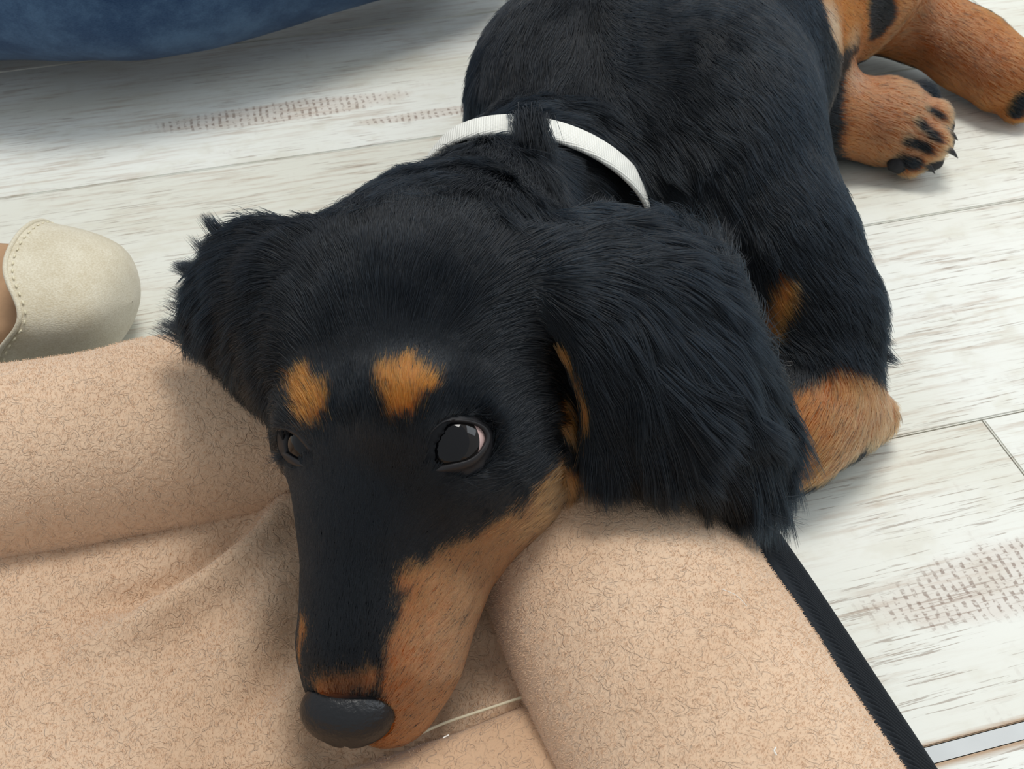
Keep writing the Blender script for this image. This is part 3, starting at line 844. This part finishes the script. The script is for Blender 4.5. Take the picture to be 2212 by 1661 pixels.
ell(EC_R, ER_R * 1.04, 0.0010, cut=True)
ell(EC_L, ER_L * 1.09, 0.0010, cut=True)
# nostril end: flatten where the leather sits
NOSE_C = P(752, 1545, .0560)

def surface_nets():
    ins = D < 0
    c = ins[:-1, :-1, :-1].astype(np.int8)
    cnt = np.zeros(tuple(DIM - 1), np.int8)
    for a in (0, 1):
        for b in (0, 1):
            for cc in (0, 1):
                cnt += ins[a:DIM[0] - 1 + a, b:DIM[1] - 1 + b, cc:DIM[2] - 1 + cc]
    cells = np.argwhere((cnt > 0) & (cnt < 8))
    idx = np.full(tuple(DIM - 1), -1, np.int32); idx[tuple(cells.T)] = np.arange(len(cells))
    acc = np.zeros((len(cells), 3)); num = np.zeros(len(cells))
    corners = [(a, b, c_) for a in (0, 1) for b in (0, 1) for c_ in (0, 1)]
    val = {k: D[cells[:, 0] + k[0], cells[:, 1] + k[1], cells[:, 2] + k[2]] for k in corners}
    for k in corners:
        for ax in range(3):
            if k[ax] == 0:
                k2 = list(k); k2[ax] = 1; k2 = tuple(k2)
                v0, v1 = val[k], val[k2]; m = (v0 < 0) != (v1 < 0)
                t = np.where(m, v0 / np.where(m, v0 - v1, 1), 0)
                pt = np.array(k, float)[None].repeat(len(cells), 0); pt[:, ax] = t
                acc[m] += pt[m]; num[m] += 1
    V = G0 + VX * (cells + acc / num[:, None])
    F = []
    for ax in range(3):
        sl0 = [slice(1, None)] * 3; sl0[ax] = slice(None, -1); sl1 = list(sl0); sl1[ax] = slice(1, None)
        # edge from grid point g to g+ax
        A = ins[tuple(slice(0, DIM[i] - 1) for i in range(3))]
        s1 = [slice(0, DIM[i] - 1) for i in range(3)]; s1[ax] = slice(1, DIM[ax])
        B = ins[tuple(s1)]
        e = np.argwhere(A != B)
        o1, o2 = (ax + 1) % 3, (ax + 2) % 3
        e = e[(e[:, o1] > 0) & (e[:, o2] > 0)]
        d1 = np.zeros(3, int); d1[o1] = 1; d2 = np.zeros(3, int); d2[o2] = 1
        q = [idx[tuple((e - a - b).T)] for a, b in ((0 * d1, 0 * d2), (d1, 0 * d2), (d1, d2), (0 * d1, d2))]
        q = np.stack(q, 1); flip = A[tuple(e.T)]
        q[~flip] = q[~flip][:, ::-1]
        F.append(q)
    F = np.vstack(F); F = F[(F >= 0).all(1)]
    return V, F
# keep the belly on the floor
_, (X, Y, Z) = box(G0, G1, 0)
D = np.maximum(D, (0.0015 - Z).astype(np.float32))
V, F = surface_nets()
for _ in range(2):
    V = V - grad(V) * np.clip(trilin(V), -VX, VX)[:, None] * 0.9
dog = empty('dog', (0.06, 0.42, 0))
tag(dog, 'black and tan long-haired puppy lying with its head on the beige bed', 'dog')
body = mesh_np('body', V, F, M_SKIN, dog)
print('body', len(V), len(F))


BLKS = []
hitN = hit(745, 1478)
if hitN is None: hitN = P(745, 1478, .065)
for pts_, r_b in [([(1985, 262), (2018, 296)], .0030), ([(1960, 305), (1998, 318)], .0034), ([(1945, 345), (1975, 352)], .0042), ([(2005, 235), (2030, 250)], .0022),
                  ([(1893, 5), (1900, 50)], .0110), ([(2205, 215), (2190, 240)], .0050), ([(1880, 330), (1920, 362)], .0030)]:
    w_ = [hit(*q) for q in pts_]
    if all(x is not None for x in w_): BLKS.append((w_[0], w_[1], r_b))

MUZ = [q for q in (P(920, 1450, .05), P(1010, 1280, .06), P(1120, 1130, .07), P(1850, 930, .02), P(1950, 240, .04), P(2010, 270, .03), P(2100, 110, .05), P(2000, 60, .05)) ]
def tan_value(p, soft=0.0012, jit=0.0014, hairy=0.0):
    """1 on tan areas, 0 on black"""
    p = np.asarray(p, float); best = np.full(len(p), 1.0)
    for a, b, r in TANS:
        d = b - a; L2 = max((d ** 2).sum(), 1e-12); t = np.clip(((p - a) @ d) / L2, 0, 1)
        best = np.minimum(best, np.linalg.norm(p - a - t[:, None] * d, axis=1) - r)
    best = best + vnoise(p * 260, 21) * jit + vnoise(p * 700, 22) * jit * 0.6
    if hairy: best = best + rng.normal(0, hairy, len(p))
    for a, b, r in BLKS:
        d = b - a; L2 = max((d ** 2).sum(), 1e-12); t = np.clip(((p - a) @ d) / L2, 0, 1)
        best = np.maximum(best, r - np.linalg.norm(p - a - t[:, None] * d, axis=1))
    return np.clip(0.5 - best / (2 * soft), 0, 1)
tv = tan_value(V) * (1 - 0.75 * np.clip(1.5 - np.linalg.norm(V - hitN, axis=1) / 0.008, 0, 1))
at = body.data.attributes.new('tan', 'FLOAT', 'POINT'); at.data.foreach_set('value', tv.astype(np.float32))

# ---- eyes
M_SCL = simple('sclera', srgb(206, 176, 170), 0.15, 0.5, None, 0, 0.6)
M_IRIS = simple('iris_brown', (0.012, 0.010, 0.009), 0.06, 0.35, None, 0, 0.0)
M_PUP = simple('pupil', (0.003, 0.003, 0.004), 0.04, 0.35, None, 0, 0.0)
def eye(name, c, r, gaze, irad):
    g = unit(np.asarray(gaze, float)); a = unit(np.cross(g, [0, 0, 1.0])); b = np.cross(a, g)
    th = np.linspace(0.004, np.pi * 0.97, 60); ph = np.linspace(0, 2 * np.pi, 48, endpoint=False)
    rr = r * (1 + 0.05 * np.exp(-(th / (irad * 0.9)) ** 4))      # cornea bulge
    V = c + rr[:, None, None] * (np.cos(th)[:, None, None] * g + np.sin(th)[:, None, None] * (a * np.cos(ph)[None, :, None] + b * np.sin(ph)[None, :, None]))
    F = grid_faces(60, 48, close_v=True)
    o = mesh_np(name, V.reshape(-1, 3), F[:, ::-1], M_SCL, dog)
    o.data.materials.append(M_IRIS); o.data.materials.append(M_PUP)
    tf = th[F[:, 0] // 48]
    mi = np.where(tf < irad * 0.62, 2, np.where(tf < irad, 1, 0)).astype(np.int32)
    o.data.polygons.foreach_set('material_index', mi)
    bmf = bmesh.new(); bmf.from_mesh(o.data); bmesh.ops.holes_fill(bmf, edges=[e for e in bmf.edges if e.is_boundary]); bmesh.ops.recalc_face_normals(bmf, faces=bmf.faces); bmf.to_mesh(o.data); bmf.free()
    o.data.polygons.foreach_set('use_smooth', np.ones(len(o.data.polygons), bool))
    return o
camp = np.array([0, 0, CAM_H])
gz_ = unit(camp - EC_R) + np.array([-0.16, 0.03, -0.02])
eR = eye('eye', EC_R, ER_R * 0.98, gz_, 0.80)
gl_ = unit(camp - EC_L) + np.array([-0.75, 0.05, -0.05])
eL = eye('eye', EC_L, ER_L * 0.965, gl_, 0.95)
for rg, par in ((LR_R, eR), (LR_L, eL)):
    n, m, _ = rg.shape
    o = mesh_np('eyelid', rg.reshape(-1, 3), grid_faces(n, m, close_u=True)[:, ::-1], M_LID, None)
    bmf = bmesh.new(); bmf.from_mesh(o.data); bmesh.ops.recalc_face_normals(bmf, faces=bmf.faces); bmf.to_mesh(o.data); bmf.free()
    o.parent = par
    par_loc = Vector(dog.location); o.matrix_parent_inverse = (Matrix.Translation(par_loc) @ par.matrix_parent_inverse).inverted() if False else Matrix.Identity(4)

# ---- collar on the neck
Uc = np.array([0, C45, C45]); Fw = np.array([0, C45, -C45]); Rx = np.array([1.0, 0, 0])
cn = unit(.64 * Fw + .77 * (.222 * Rx + .975 * Uc))
cc = mid = P(1153, 420, .090)
e1 = unit(.975 * Rx - .222 * Uc + 0 * Fw); e1 = unit(e1 - cn * (e1 @ cn)); e2 = np.cross(cn, e1)
if e2[2] < 0: e2 = -e2
ring = []
for a in np.linspace(0, 2 * np.pi, 96, endpoint=False):
    d = e1 * math.cos(a) + e2 * math.sin(a)
    rs = np.arange(0.012, 0.075, 0.0008); v = trilin(mid + d * rs[:, None]); o_ = np.where(v > 0)[0]
    ring.append(rs[o_[0]] if len(o_) else 0.075)
ring = np.array(ring); print('neck ring', np.round(ring[::8], 4))
an = np.linspace(0, 2 * np.pi, 96, endpoint=False)
want = 1 / np.sqrt((np.cos(an) / .0455) ** 2 + (np.sin(an) / .0325) ** 2)
ring = np.maximum(np.minimum(ring + 0.001, want + 0.004), want)
kf = np.exp(-0.5 * (np.arange(-10, 11) / 4.0) ** 2); kf /= kf.sum()
ring = np.convolve(np.r_[ring[-10:], ring, ring[:10]], kf, 'valid')
an = np.linspace(0, 2 * np.pi, 96, endpoint=False)
cent = mid + (e1 * np.cos(an)[:, None] + e2 * np.sin(an)[:, None]) * ring[:, None]
rad_d = unit(cent - mid)
secc = [(-0.0076, 0.0), (-0.0076, 0.0012), (-0.0062, 0.0021), (0, 0.0026), (0.0062, 0.0021), (0.0076, 0.0012), (0.0076, 0.0), (0, -0.0002)]
tilt = 0.3
Vc_ = np.array([[p + cn * a + r_ * (b - tilt * a * 0.5) for a, b in secc] for p, r_ in zip(cent, rad_d)])
collar = mesh_np('dog_collar', Vc_.reshape(-1, 3), grid_faces(96, len(secc), close_v=True, close_u=True), M_COLLAR)
bmf = bmesh.new(); bmf.from_mesh(collar.data); bmesh.ops.recalc_face_normals(bmf, faces=bmf.faces); bmf.to_mesh(collar.data); bmf.free()
tag(collar, 'white woven dog collar around the neck of the black puppy', 'collar')

# ---- fur
# strokes: x0, y0 -> x1, y1 (root to tip), length mm, lift
ST = [
 (985,892,1000,850,3,.3),(940,910,925,870,3,.3),(1045,905,1085,880,3,.3),(985,1028,1010,1065,2.5,.12),(930,1030,930,1085,2.5,.12),
 (750,1470,748,1420,2.0,.15),(765,1400,768,1330,3,.15),(790,1250,790,1180,3,.15),(800,1120,802,1050,3,.15),(805,1020,805,950,3.5,.15),
 (850,1500,900,1440,2.2,.2),(900,1420,960,1360,2.5,.2),(960,1300,1020,1230,3,.2),(1060,1200,1110,1120,3.5,.2),(1140,1090,1190,1010,4,.2),
 (700,1450,700,1380,2.5,.2),(690,1300,690,1200,3,.2),(690,1120,685,1050,3,.2),(900,1150,960,1090,3.5,.15),(950,1100,1020,1050,3.5,.15),(1080,1020,1140,950,4.5,.2),
 (770,900,772,820,5,.2),(765,800,755,720,6,.2),(850,780,875,690,6,.2),(700,760,680,680,6,.2),(740,690,700,600,7,.2),(860,650,890,560,7,.2),
 (900,560,930,480,7,.2),(820,560,810,480,7,.25),(730,580,700,500,7,.35),(980,640,1050,560,7,.2),(1000,520,1040,450,8,.25),(950,470,960,425,8,.3),
 (1040,740,1130,680,7,.2),(1060,840,1150,800,6.5,.2),(1060,900,1130,890,5,.2),(1120,960,1180,920,5,.2),(900,880,930,820,4.5,.25),(860,850,850,790,4.5,.25),
 (670,860,650,800,4.5,.3),(645,760,625,690,6,.3),(630,650,600,590,7,.3),(880,960,880,900,3.5,.15),(1160,840,1220,860,7,.2),
 (1140,600,1210,540,10,.25),(1190,520,1280,490,14,.3),(1230,620,1320,660,15,.2),(1330,520,1430,550,16,.3),(1430,560,1520,620,17,.3),(1300,740,1380,850,18,.2),
 (1430,720,1520,830,19,.25),(1520,700,1590,800,19,.25),(1540,600,1575,520,16,.6),(1340,880,1400,990,18,.2),(1270,900,1265,990,13,.2),(1450,880,1540,990,19,.25),(1590,860,1650,980,19,.3),
 (1320,980,1350,1050,13,.2),(1450,990,1520,1050,15,.25),(1600,980,1640,1080,17,.3),(1220,720,1250,800,9,.2),
 (600,530,520,515,11,.3),(560,530,460,500,13,.4),(550,600,450,590,12,.3),(500,610,410,650,13,.4),(530,680,440,680,12,.3),(475,680,400,720,12,.4),
 (540,750,460,780,10,.3),(500,760,450,820,9,.35),(570,800,535,850,6,.2),(600,850,590,900,5,.2),(590,660,550,740,10,.3),
 (980,400,900,410,12,.3),(900,400,860,440,10,.5),(1060,360,960,370,13,.3),(1150,370,1180,440,14,.3),(1230,400,1300,450,13,.3),(1100,420,1120,470,10,.25),(1060,450,1080,490,9,.2),
 (1000,260,930,330,16,.35),(960,330,890,400,15,.45),(1060,230,1050,290,13,.3),(1120,150,1150,240,12,.3),(1080,100,1060,200,10,.25),(1250,150,1180,230,12,.25),(1200,60,1180,150,10,.2),
 (1220,250,1330,300,14,.25),(1330,280,1430,370,16,.25),(1420,380,1480,480,18,.25),(1350,420,1420,500,14,.25),(1450,250,1560,330,13,.2),(1350,120,1480,120,10,.2),(1550,200,1650,300,11,.2),
 (1530,400,1570,500,15,.2),(1640,380,1700,470,11,.2),(1700,470,1760,560,10,.25),(1620,560,1650,640,12,.25),(1780,560,1820,640,10,.3),(1840,640,1880,720,11,.4),(1880,740,1930,780,13,.5),(1760,700,1820,760,9,.25),
 (1850,790,1880,840,10,.4),(1800,860,1760,920,6,.2),(1860,900,1820,960,6,.2),(1740,880,1700,940,6,.2),(1920,880,1940,930,5,.2),(1900,920,1890,960,5,.2),
 (1450,0,1600,20,9,.2),(1650,60,1730,160,8,.2),(1740,180,1790,280,9,.2),(1750,300,1790,380,9,.2),(1600,100,1690,200,8,.2),(1100,20,1060,110,9,.2),
 (1880,210,1960,240,5,.2),(1920,290,1980,320,5,.2),(1900,40,1990,70,6,.2),(2020,80,2110,130,5,.2),(2120,140,2190,190,4,.2),(1820,40,1850,120,8,.3),
]
base_p, tip_p, Ls, Lf = [], [], [], []
for x0, y0, x1, y1, L, lf_ in ST:
    a, b = hit(x0, y0), hit(x1, y1)
    if a is None: continue
    if b is None or np.linalg.norm(b - a) > 0.06:
        # tip off the body: keep the ray direction at the root's depth
        d = ray(x1, y1); b = np.array([0, 0, CAM_H]) + d * ((a - camp) @ d)
    base_p.append(a); tip_p.append(unit(b - a)); Ls.append(L * 1e-3); Lf.append(lf_)
base_p, tip_p, Ls, Lf = map(np.array, (base_p, tip_p, Ls, Lf))
# hidden or rear parts of the coat: simple guides
extra = [((0.10, 0.66, .13), (0.1, 1, -.1), .010, .2), ((0.16, 0.74, .10), (0.2, 1, -.5), .012, .2), ((0.24, 0.66, .08), (.6, .5, -.6), .010, .2), ((0.06, 0.60, .08), (-.2, .7, -.7), .010, .2),
         ((0.25, 0.80, .02), (1, .3, -.1), .018, .3), ((0.02, 0.42, .05), (-.1, .3, -.9), .012, .2), ((0.10, 0.36, .04), (.1, -.2, -.9), .012, .2)]
for a, d, l, f in extra:
    base_p = np.vstack([base_p, a]); tip_p = np.vstack([tip_p, unit(np.array(d, float))]); Ls = np.r_[Ls, l]; Lf = np.r_[Lf, f]

def guide(p):
    d2 = ((p ** 2).sum(1)[:, None] + (base_p ** 2).sum(1)[None] - 2 * p @ base_p.T).clip(0)
    w = np.exp(-d2 / (2 * 0.011 ** 2)) + 1e-3 * np.exp(-d2 / (2 * 0.035 ** 2)) + 1e-9 / (d2 + 1e-4)
    w /= w.sum(1, keepdims=True)
    return w @ tip_p, w @ Ls, w @ Lf
def eye_mask(p):
    """0 inside the bare lid skin, 1 elsewhere"""
    m = np.ones(len(p))
    for rg, c in ((LR_R, EC_R), (LR_L, EC_L)):
        ringp = rg[:, 10]; mid_ = rg[:, 2].mean(0)
        near = np.linalg.norm(p - mid_, axis=1) < 0.025
        if not near.any(): continue
        q = p[near] - mid_; ax = unit(np.cross(ringp[0] - mid_, ringp[16] - mid_)); u_ = unit(ringp[0] - mid_); v_ = np.cross(ax, u_)
        ang = np.arctan2(ringp @ v_ - mid_ @ v_, ringp @ u_ - mid_ @ u_); rad_ = np.hypot((ringp - mid_) @ u_, (ringp - mid_) @ v_)
        o_ = np.argsort(ang); A_ = np.r_[ang[o_] - 2 * np.pi, ang[o_], ang[o_] + 2 * np.pi]; R_ = np.tile(rad_[o_], 3)
        lim = np.interp(np.arctan2(q @ v_, q @ u_), A_, R_)
        m[near] = np.where(np.hypot(q @ u_, q @ v_) < lim, 0, 1)
    return m
def density(c, n):
    w = view_weight(c, n)
    head = np.exp(-(((c - P(900, 900, .1)) / np.array([.11, .11, .08])) ** 2).sum(1))
    return w * (0.35 + 1.9 * head)

def grow(name, n, k=6, wmul=1.0, lmul=1.0, sel=None, clump=0.0, rad=0.00009, liftadd=0.0):
    pos, nor = sample_mesh(body, n, density if sel is None else (lambda c, m: density(c, m) * sel(c)))
    keep = eye_mask(pos) > 0.5
    # nose leather
    keep &= ~((np.linalg.norm((pos - NOSE_C) / np.array([1.05, 1, 1]), axis=1) < 0.0125))
    pos, nor = pos[keep], nor[keep]; n = len(pos)
    fl, L, lf_ = guide(pos)
    # under and beside the collar the coat is pressed flat
    dc = np.abs((pos - cc) @ cn); nearc = (dc < 0.0075) & (np.linalg.norm(pos - mid, axis=1) < 0.065)
    L = np.where(nearc, 0.003, L * lmul)
    L = L * np.interp(L, [.002, .005, .008], [1.7, 1.3, 1.0])
    L = L * (0.65 + 0.6 * rng.random(n))
    fl = fl + np.stack([vnoise(pos * 120, s) for s in (31, 32, 33)], 1) * 0.22 + np.stack([vnoise(pos * 420, s) for s in (34, 35, 36)], 1) * 0.12 + rng.normal(0, 0.07, (n, 3))
    tan_ = unit(fl - nor * (fl * nor).sum(1, keepdims=True))
    lift = (lf_ + liftadd + rng.normal(0, 0.05, n)).clip(0.03, 1.2)
    t = np.linspace(0, 1, k)
    long_ = np.clip((L - 0.008) / 0.010, 0, 1)
    bend = np.stack([vnoise(pos * 170, s) for s in (41, 42, 43)], 1)
    pts = pos[:, None] - nor[:, None] * 0.0004 + L[:, None, None] * (tan_[:, None] * t[None, :, None]
          + nor[:, None] * (lift[:, None] * (t - 0.62 * t * t)[None])[..., None] * 1.6
          + bend[:, None] * (t * t)[None, :, None] * (0.10 + 0.30 * long_)[:, None, None]
          + np.array([0, 0, -1.0]) * (t * t)[None, :, None] * (0.16 * long_)[:, None, None])
    if clump > 0:
        ncl = max(50, n // 28); ci = rng.choice(n, ncl, replace=False)
        kd = KDTree(ncl)
        for j, q in enumerate(ci): kd.insert(pos[q], j)
        kd.balance()
        own = np.fromiter((kd.find(p)[1] for p in pos), int, n); own = ci[own]
        cl = clump * long_ * (0.6 + 0.4 * rng.random(n))
        wt = (t ** 1.3)[None, :, None] * cl[:, None, None]
        rel = (pts[own] - pts[own][:, :1]) * (L / L[own])[:, None, None] + pts[own][:, :1]
        pts = pts * (1 - wt) + rel * wt
    # keep strands outside the skin
    for j in range(1, k):
        s = trilin(pts[:, j]); need = np.clip(0.0005 - s, 0, 0.006)
        m = (need > 0)
        if m.any(): pts[m, j] += grad(pts[m, j]) * need[m][:, None]
    pts[..., 2] = np.maximum(pts[..., 2], 0.0008)
    tv = tan_value(pos, 0.0010, 0.0014, 0.0011)
    tv = tv * (1 - 0.62 * np.clip(1.5 - np.linalg.norm(pos - hitN, axis=1) / 0.008, 0, 1))
    # a few black hairs stray into the tan and the reverse
    edge_ = (rng.random(n) < 0.04) & (tan_value(pos, 0.0035, 0.002) > 0.02)
    tv = np.where(edge_, 1 - tv, tv) * 1.0
    tint = np.clip(0.45 + 0.25 * vnoise(pos * 90, 51) + rng.normal(0, 0.22, n), 0, 1)
    pale = np.zeros(n)
    for q in PALE: pale = np.maximum(pale, np.clip(1.4 - np.linalg.norm(pos - q, axis=1) / 0.016, 0, 1))
    for q in MUZ: pale = np.maximum(pale, 0.42 * np.clip(1.5 - np.linalg.norm(pos - q, axis=1) / 0.030, 0, 1))
    rl = rad * wmul * np.interp(L, [.003, .006], [.72, 1.0]) * (0.8 + 0.4 * rng.random(n)); prof = np.interp(t, [0, 0.3, 0.8, 1], [0.8, 1.0, 0.6, 0.12])
    return make_hair(name, pts, rl[:, None] * prof[None], {'tan': tv, 'tint': tint, 'pale': pale}, M_FUR, body)
def lock(name, start, end, n, spread, z_end, curl=0.15, w=0.00011, tan=0.0, k=10):
    if n > 15: n = int(n * 2.6)
    """a loose tuft: starts on the coat at one pixel's surface point, its tip hanging free"""
    a = hit(*start)
    if a is None: return
    b = P(end[0], end[1], z_end if z_end else a[2])
    L = np.linalg.norm(b - a); d = (b - a) / L; s1 = unit(np.cross(d, [0, 0, 1.0])); s2 = np.cross(d, s1)
    rt = a + (rng.normal(0, spread, (n, 1)) * s1 + rng.normal(0, spread * 0.6, (n, 1)) * s2) - d * 0.004
    for _ in range(3): rt = rt - grad(rt) * np.clip(trilin(rt) + 0.0002, -0.01, 0.019)[:, None]
    L *= 1.25; w *= 1.15
    t = np.linspace(0, 1, k); sc = (0.7 + 0.35 * rng.random(n))[:, None]
    conv = (rt - a)[:, None] * (1 - 0.75 * t ** 1.2)[None, :, None]
    side = (curl + rng.normal(0, 0.06, n))[:, None] * np.sin(t * np.pi * 0.9)[None] * L
    pts = a + conv + d * (t[None] * L * sc)[..., None] + s2 * side[..., None] + s1 * (rng.normal(0, .05, n)[:, None] * (t ** 2)[None] * L)[..., None]
    pts[..., 2] = np.maximum(pts[..., 2], 0.001)
    prof = np.interp(t, [0, .3, .8, 1], [.8, 1, .6, .1])
    TUFT.append((pts, np.full((n, k), w) * prof[None]))
TUFT = []
if FUR:
    for a_ in [((520, 520), (452, 466), 120, .0022, .128, .3), ((500, 540), (388, 552), 200, .0022, .118, .4), ((500, 560), (425, 510), 40, .002, .12, .2),
               ((490, 630), (348, 665), 200, .0022, .104, .4), ((485, 600), (380, 605), 120, .002, .112, .35), ((480, 650), (372, 640), 50, .003, .108, .2),
               ((480, 700), (385, 690), 60, .003, .104, .15), ((490, 730), (400, 725), 50, .003, .10, .15), ((470, 670), (408, 778), 5, .001, .097, .35), ((475, 680), (396, 735), 4, .001, .098, .3), ((655, 900), (572, 936), 12, .0012, .105, .1), ((475, 560), (420, 590), 90, .003, .112, .3), ((480, 670), (395, 700), 90, .002, .104, .3),
               ((570, 530), (545, 485), 50, .005, None, .1), ((650, 500), (655, 462), 40, .005, None, .1), ((730, 485), (750, 448), 40, .006, None, .1), ((790, 465), (820, 430), 40, .006, None, .1),
               ((500, 730), (455, 765), 50, .003, .098, .1),
               ((1545, 590), (1568, 488), 60, .004, .105, .1), ((1560, 600), (1590, 545), 50, .004, .10, .1), ((1450, 560), (1505, 510), 50, .005, .115, .1), ((1350, 490), (1400, 465), 60, .006, .125, .1), ((1290, 470), (1310, 425), 50, .006, .128, .1),
               ((1640, 1040), (1705, 1068), 60, .004, .055, .1), ((1640, 1060), (1665, 1110), 60, .004, .050, .1), ((1560, 1050), (1600, 1095), 50, .005, .06, .1),
               ((1122, 252), (1130, 300), 150, .003, .129, -.05), ((1142, 250), (1152, 315), 170, .003, .128, -.05), ((1157, 254), (1178, 330), 140, .0025, .126, -.05),
                              ((1880, 690), (1925, 730), 60, .004, .045, .1), ((1878, 730), (1935, 775), 70, .004, .042, .1), ((1870, 760), (1915, 815), 60, .004, .038, .1)]:
        lock('tuft', *a_)
    if TUFT:
        # tan rim along the front edge of the ear
        rimp = [hit(*q) for q in ((1215, 740), (1232, 768), (1248, 800), (1260, 835), (1270, 870), (1275, 905), (1276, 940))]
        rimp = catmull(np.array([q for q in rimp if q is not None]), 60); rt_ = unit(np.gradient(rimp, axis=0)); ri = rng.integers(0, 52, 900)
        nr_ = grad(rimp); st_ = rimp[ri] + rng.normal(0, .0007, (900, 3)) + nr_[ri] * .0012; tt = np.linspace(0, 1, 10)
        rp_ = st_[:, None] + rt_[ri][:, None] * (tt * .0055)[None, :, None] + nr_[ri][:, None] * (tt * .0008)[None, :, None] + rng.normal(0, .0003, (900, 1, 3)) * tt[None, :, None]
        make_hair('rim_fur', rp_, np.full((900, 10), .00009) * np.interp(tt, [0, .8, 1], [1, .6, .1])[None], {'tan': np.ones(900) * .85, 'tint': rng.random(900) * .5, 'pale': np.zeros(900)}, M_FUR, body)
        tp = np.vstack([x for x, _ in TUFT]); tr = np.vstack([x for _, x in TUFT]); nn_ = len(tp)
        make_hair('tuft', tp, tr, {'tan': np.zeros(nn_), 'tint': np.clip(rng.normal(.45, .2, nn_), 0, 1), 'pale': np.zeros(nn_)}, M_FUR, body)
    grow('fur', 680000, 5, 1.0, 0.85, None, 0.35, 0.00008)
    earc = [hit(1400, 700), hit(1500, 850), hit(1600, 950), hit(1350, 900), hit(1250, 560), hit(1450, 580), hit(520, 620), hit(450, 600), hit(500, 760), hit(470, 520), hit(1000, 300), hit(1900, 740), hit(1450, 400), hit(1100, 200)]
    def near(c):
        return np.max([np.exp(-((c - q) ** 2).sum(1) / (2 * 0.018 ** 2)) for q in earc if q is not None], 0)
    grow('long_fur', 110000, 8, 1.0, 1.0, near, 0.8, 0.00009, 0.10)

# ---- nose leather: its own fine grid
def regrid(lo, hi, vx):
    global G0, G1, VX, DIM, D, ax_
    VX = vx; G0 = np.asarray(lo, float); G1 = np.asarray(hi, float); DIM = np.ceil((G1 - G0) / VX).astype(int)
    D = np.full(DIM, FAR, np.float32); ax_ = [G0[i] + VX * np.arange(DIM[i], dtype=np.float32) for i in range(3)]
NC = P(752, 1540, .0560)
regrid(NC - .024, NC + .024, 0.0005)
mz = unit(P(757, 1490, .060) - P(788, 1130, .086)); NR = frame(mz, np.array([0.05, 0.3, 1.0]))
ell(NC, (.0142, .0095, .0112), 0, NR)
ell(NC + NR[:, 2] * 0.0028 - NR[:, 1] * 0.0022, (.0124, .0080, .0072), .004, NR)
ell(NC + NR[:, 1] * 0.0015 - NR[:, 2] * 0.004, (.0110, .0080, .0080), .004, NR)
for sx in (-1, 1):
    c0 = NC + NR[:, 0] * sx * 0.0075 + NR[:, 1] * 0.0085 - NR[:, 2] * 0.0005
    ell(c0, (.0026, .0040, .0020), .0012, NR, cut=True)
    cap(c0 + NR[:, 0] * sx * 0.001, NC + NR[:, 0] * sx * 0.0140 + NR[:, 1] * 0.0030 + NR[:, 2] * 0.0005, .0014, .0009, .001, cut=True)
cap(NC + NR[:, 1] * 0.0102 + NR[:, 2] * 0.002, NC + NR[:, 1] * 0.0085 - NR[:, 2] * 0.010, .0006, .0009, .0010, cut=True)
V, F = surface_nets()
V = V - grad(V, 0.0006) * np.clip(trilin(V), -VX, VX)[:, None]
mesh_np('nose', V, F, M_NOSE, dog)['label'] = 'black leathery nose'

# ---- claws and pads
def claw(p, d, L, r, mat, lab=None):
    d = unit(np.asarray(d, float)); pts = [p + d * L * t + np.array([0, 0, -1.0]) * L * 0.35 * t * t for t in np.linspace(0, 1, 6)]
    o = tube('claw', pts, [r, r * .95, r * .8, r * .6, r * .35, r * .1], mat, dog, 10, 12)
    if lab: o['label'] = lab
for a, b, z, dx, dy in [(2022, 245, .029, .9, -.1), (2040, 285, .029, .9, -.2), (2040, 322, .022, .9, -.3), (1992, 352, .013, .8, -.5)]:
    claw(P(a, b, z) + np.array([0, 0, .001]), (dx, dy, -.25), .0085, .0021, M_CLAW)
for a, b, z in [(2165, 222, .013)]:
    claw(P(a, b, z) + np.array([0, -.004, .002]), (.9, -.45, -.1), .010, .0024, M_CLAWP, 'pale claw')
for a, b, z in [(2225, 205, .014), (2250, 175, .016)]:
    claw(P(a, b, z) + np.array([.004, -.004, .002]), (.9, -.35, -.2), .009, .0024, M_CLAW)
def pad(c, r, R=None):
    bm = bmesh.new(); bmesh.ops.create_icosphere(bm, subdivisions=3, radius=1)
    for v in bm.verts:
        q = np.array(v.co) * r; v.co = (R @ q if R is not None else q) + c + vnoise(np.array([v.co]) * 3, 3)[0] * 0.0004
    me = bpy.data.meshes.new('paw_pad'); bm.to_mesh(me); bm.free(); link('paw_pad', me, M_PAD, dog)
for a, b, z, r in [(2036, 312, .019, (.0065, .0050, .0070)), (2012, 348, .011, (.0070, .0050, .0060)), (2042, 275, .024, (.0050, .0045, .0055)), (1945, 352, .012, (.0075, .0055, .0060))]:
    pad(P(a, b, z), np.array(r))
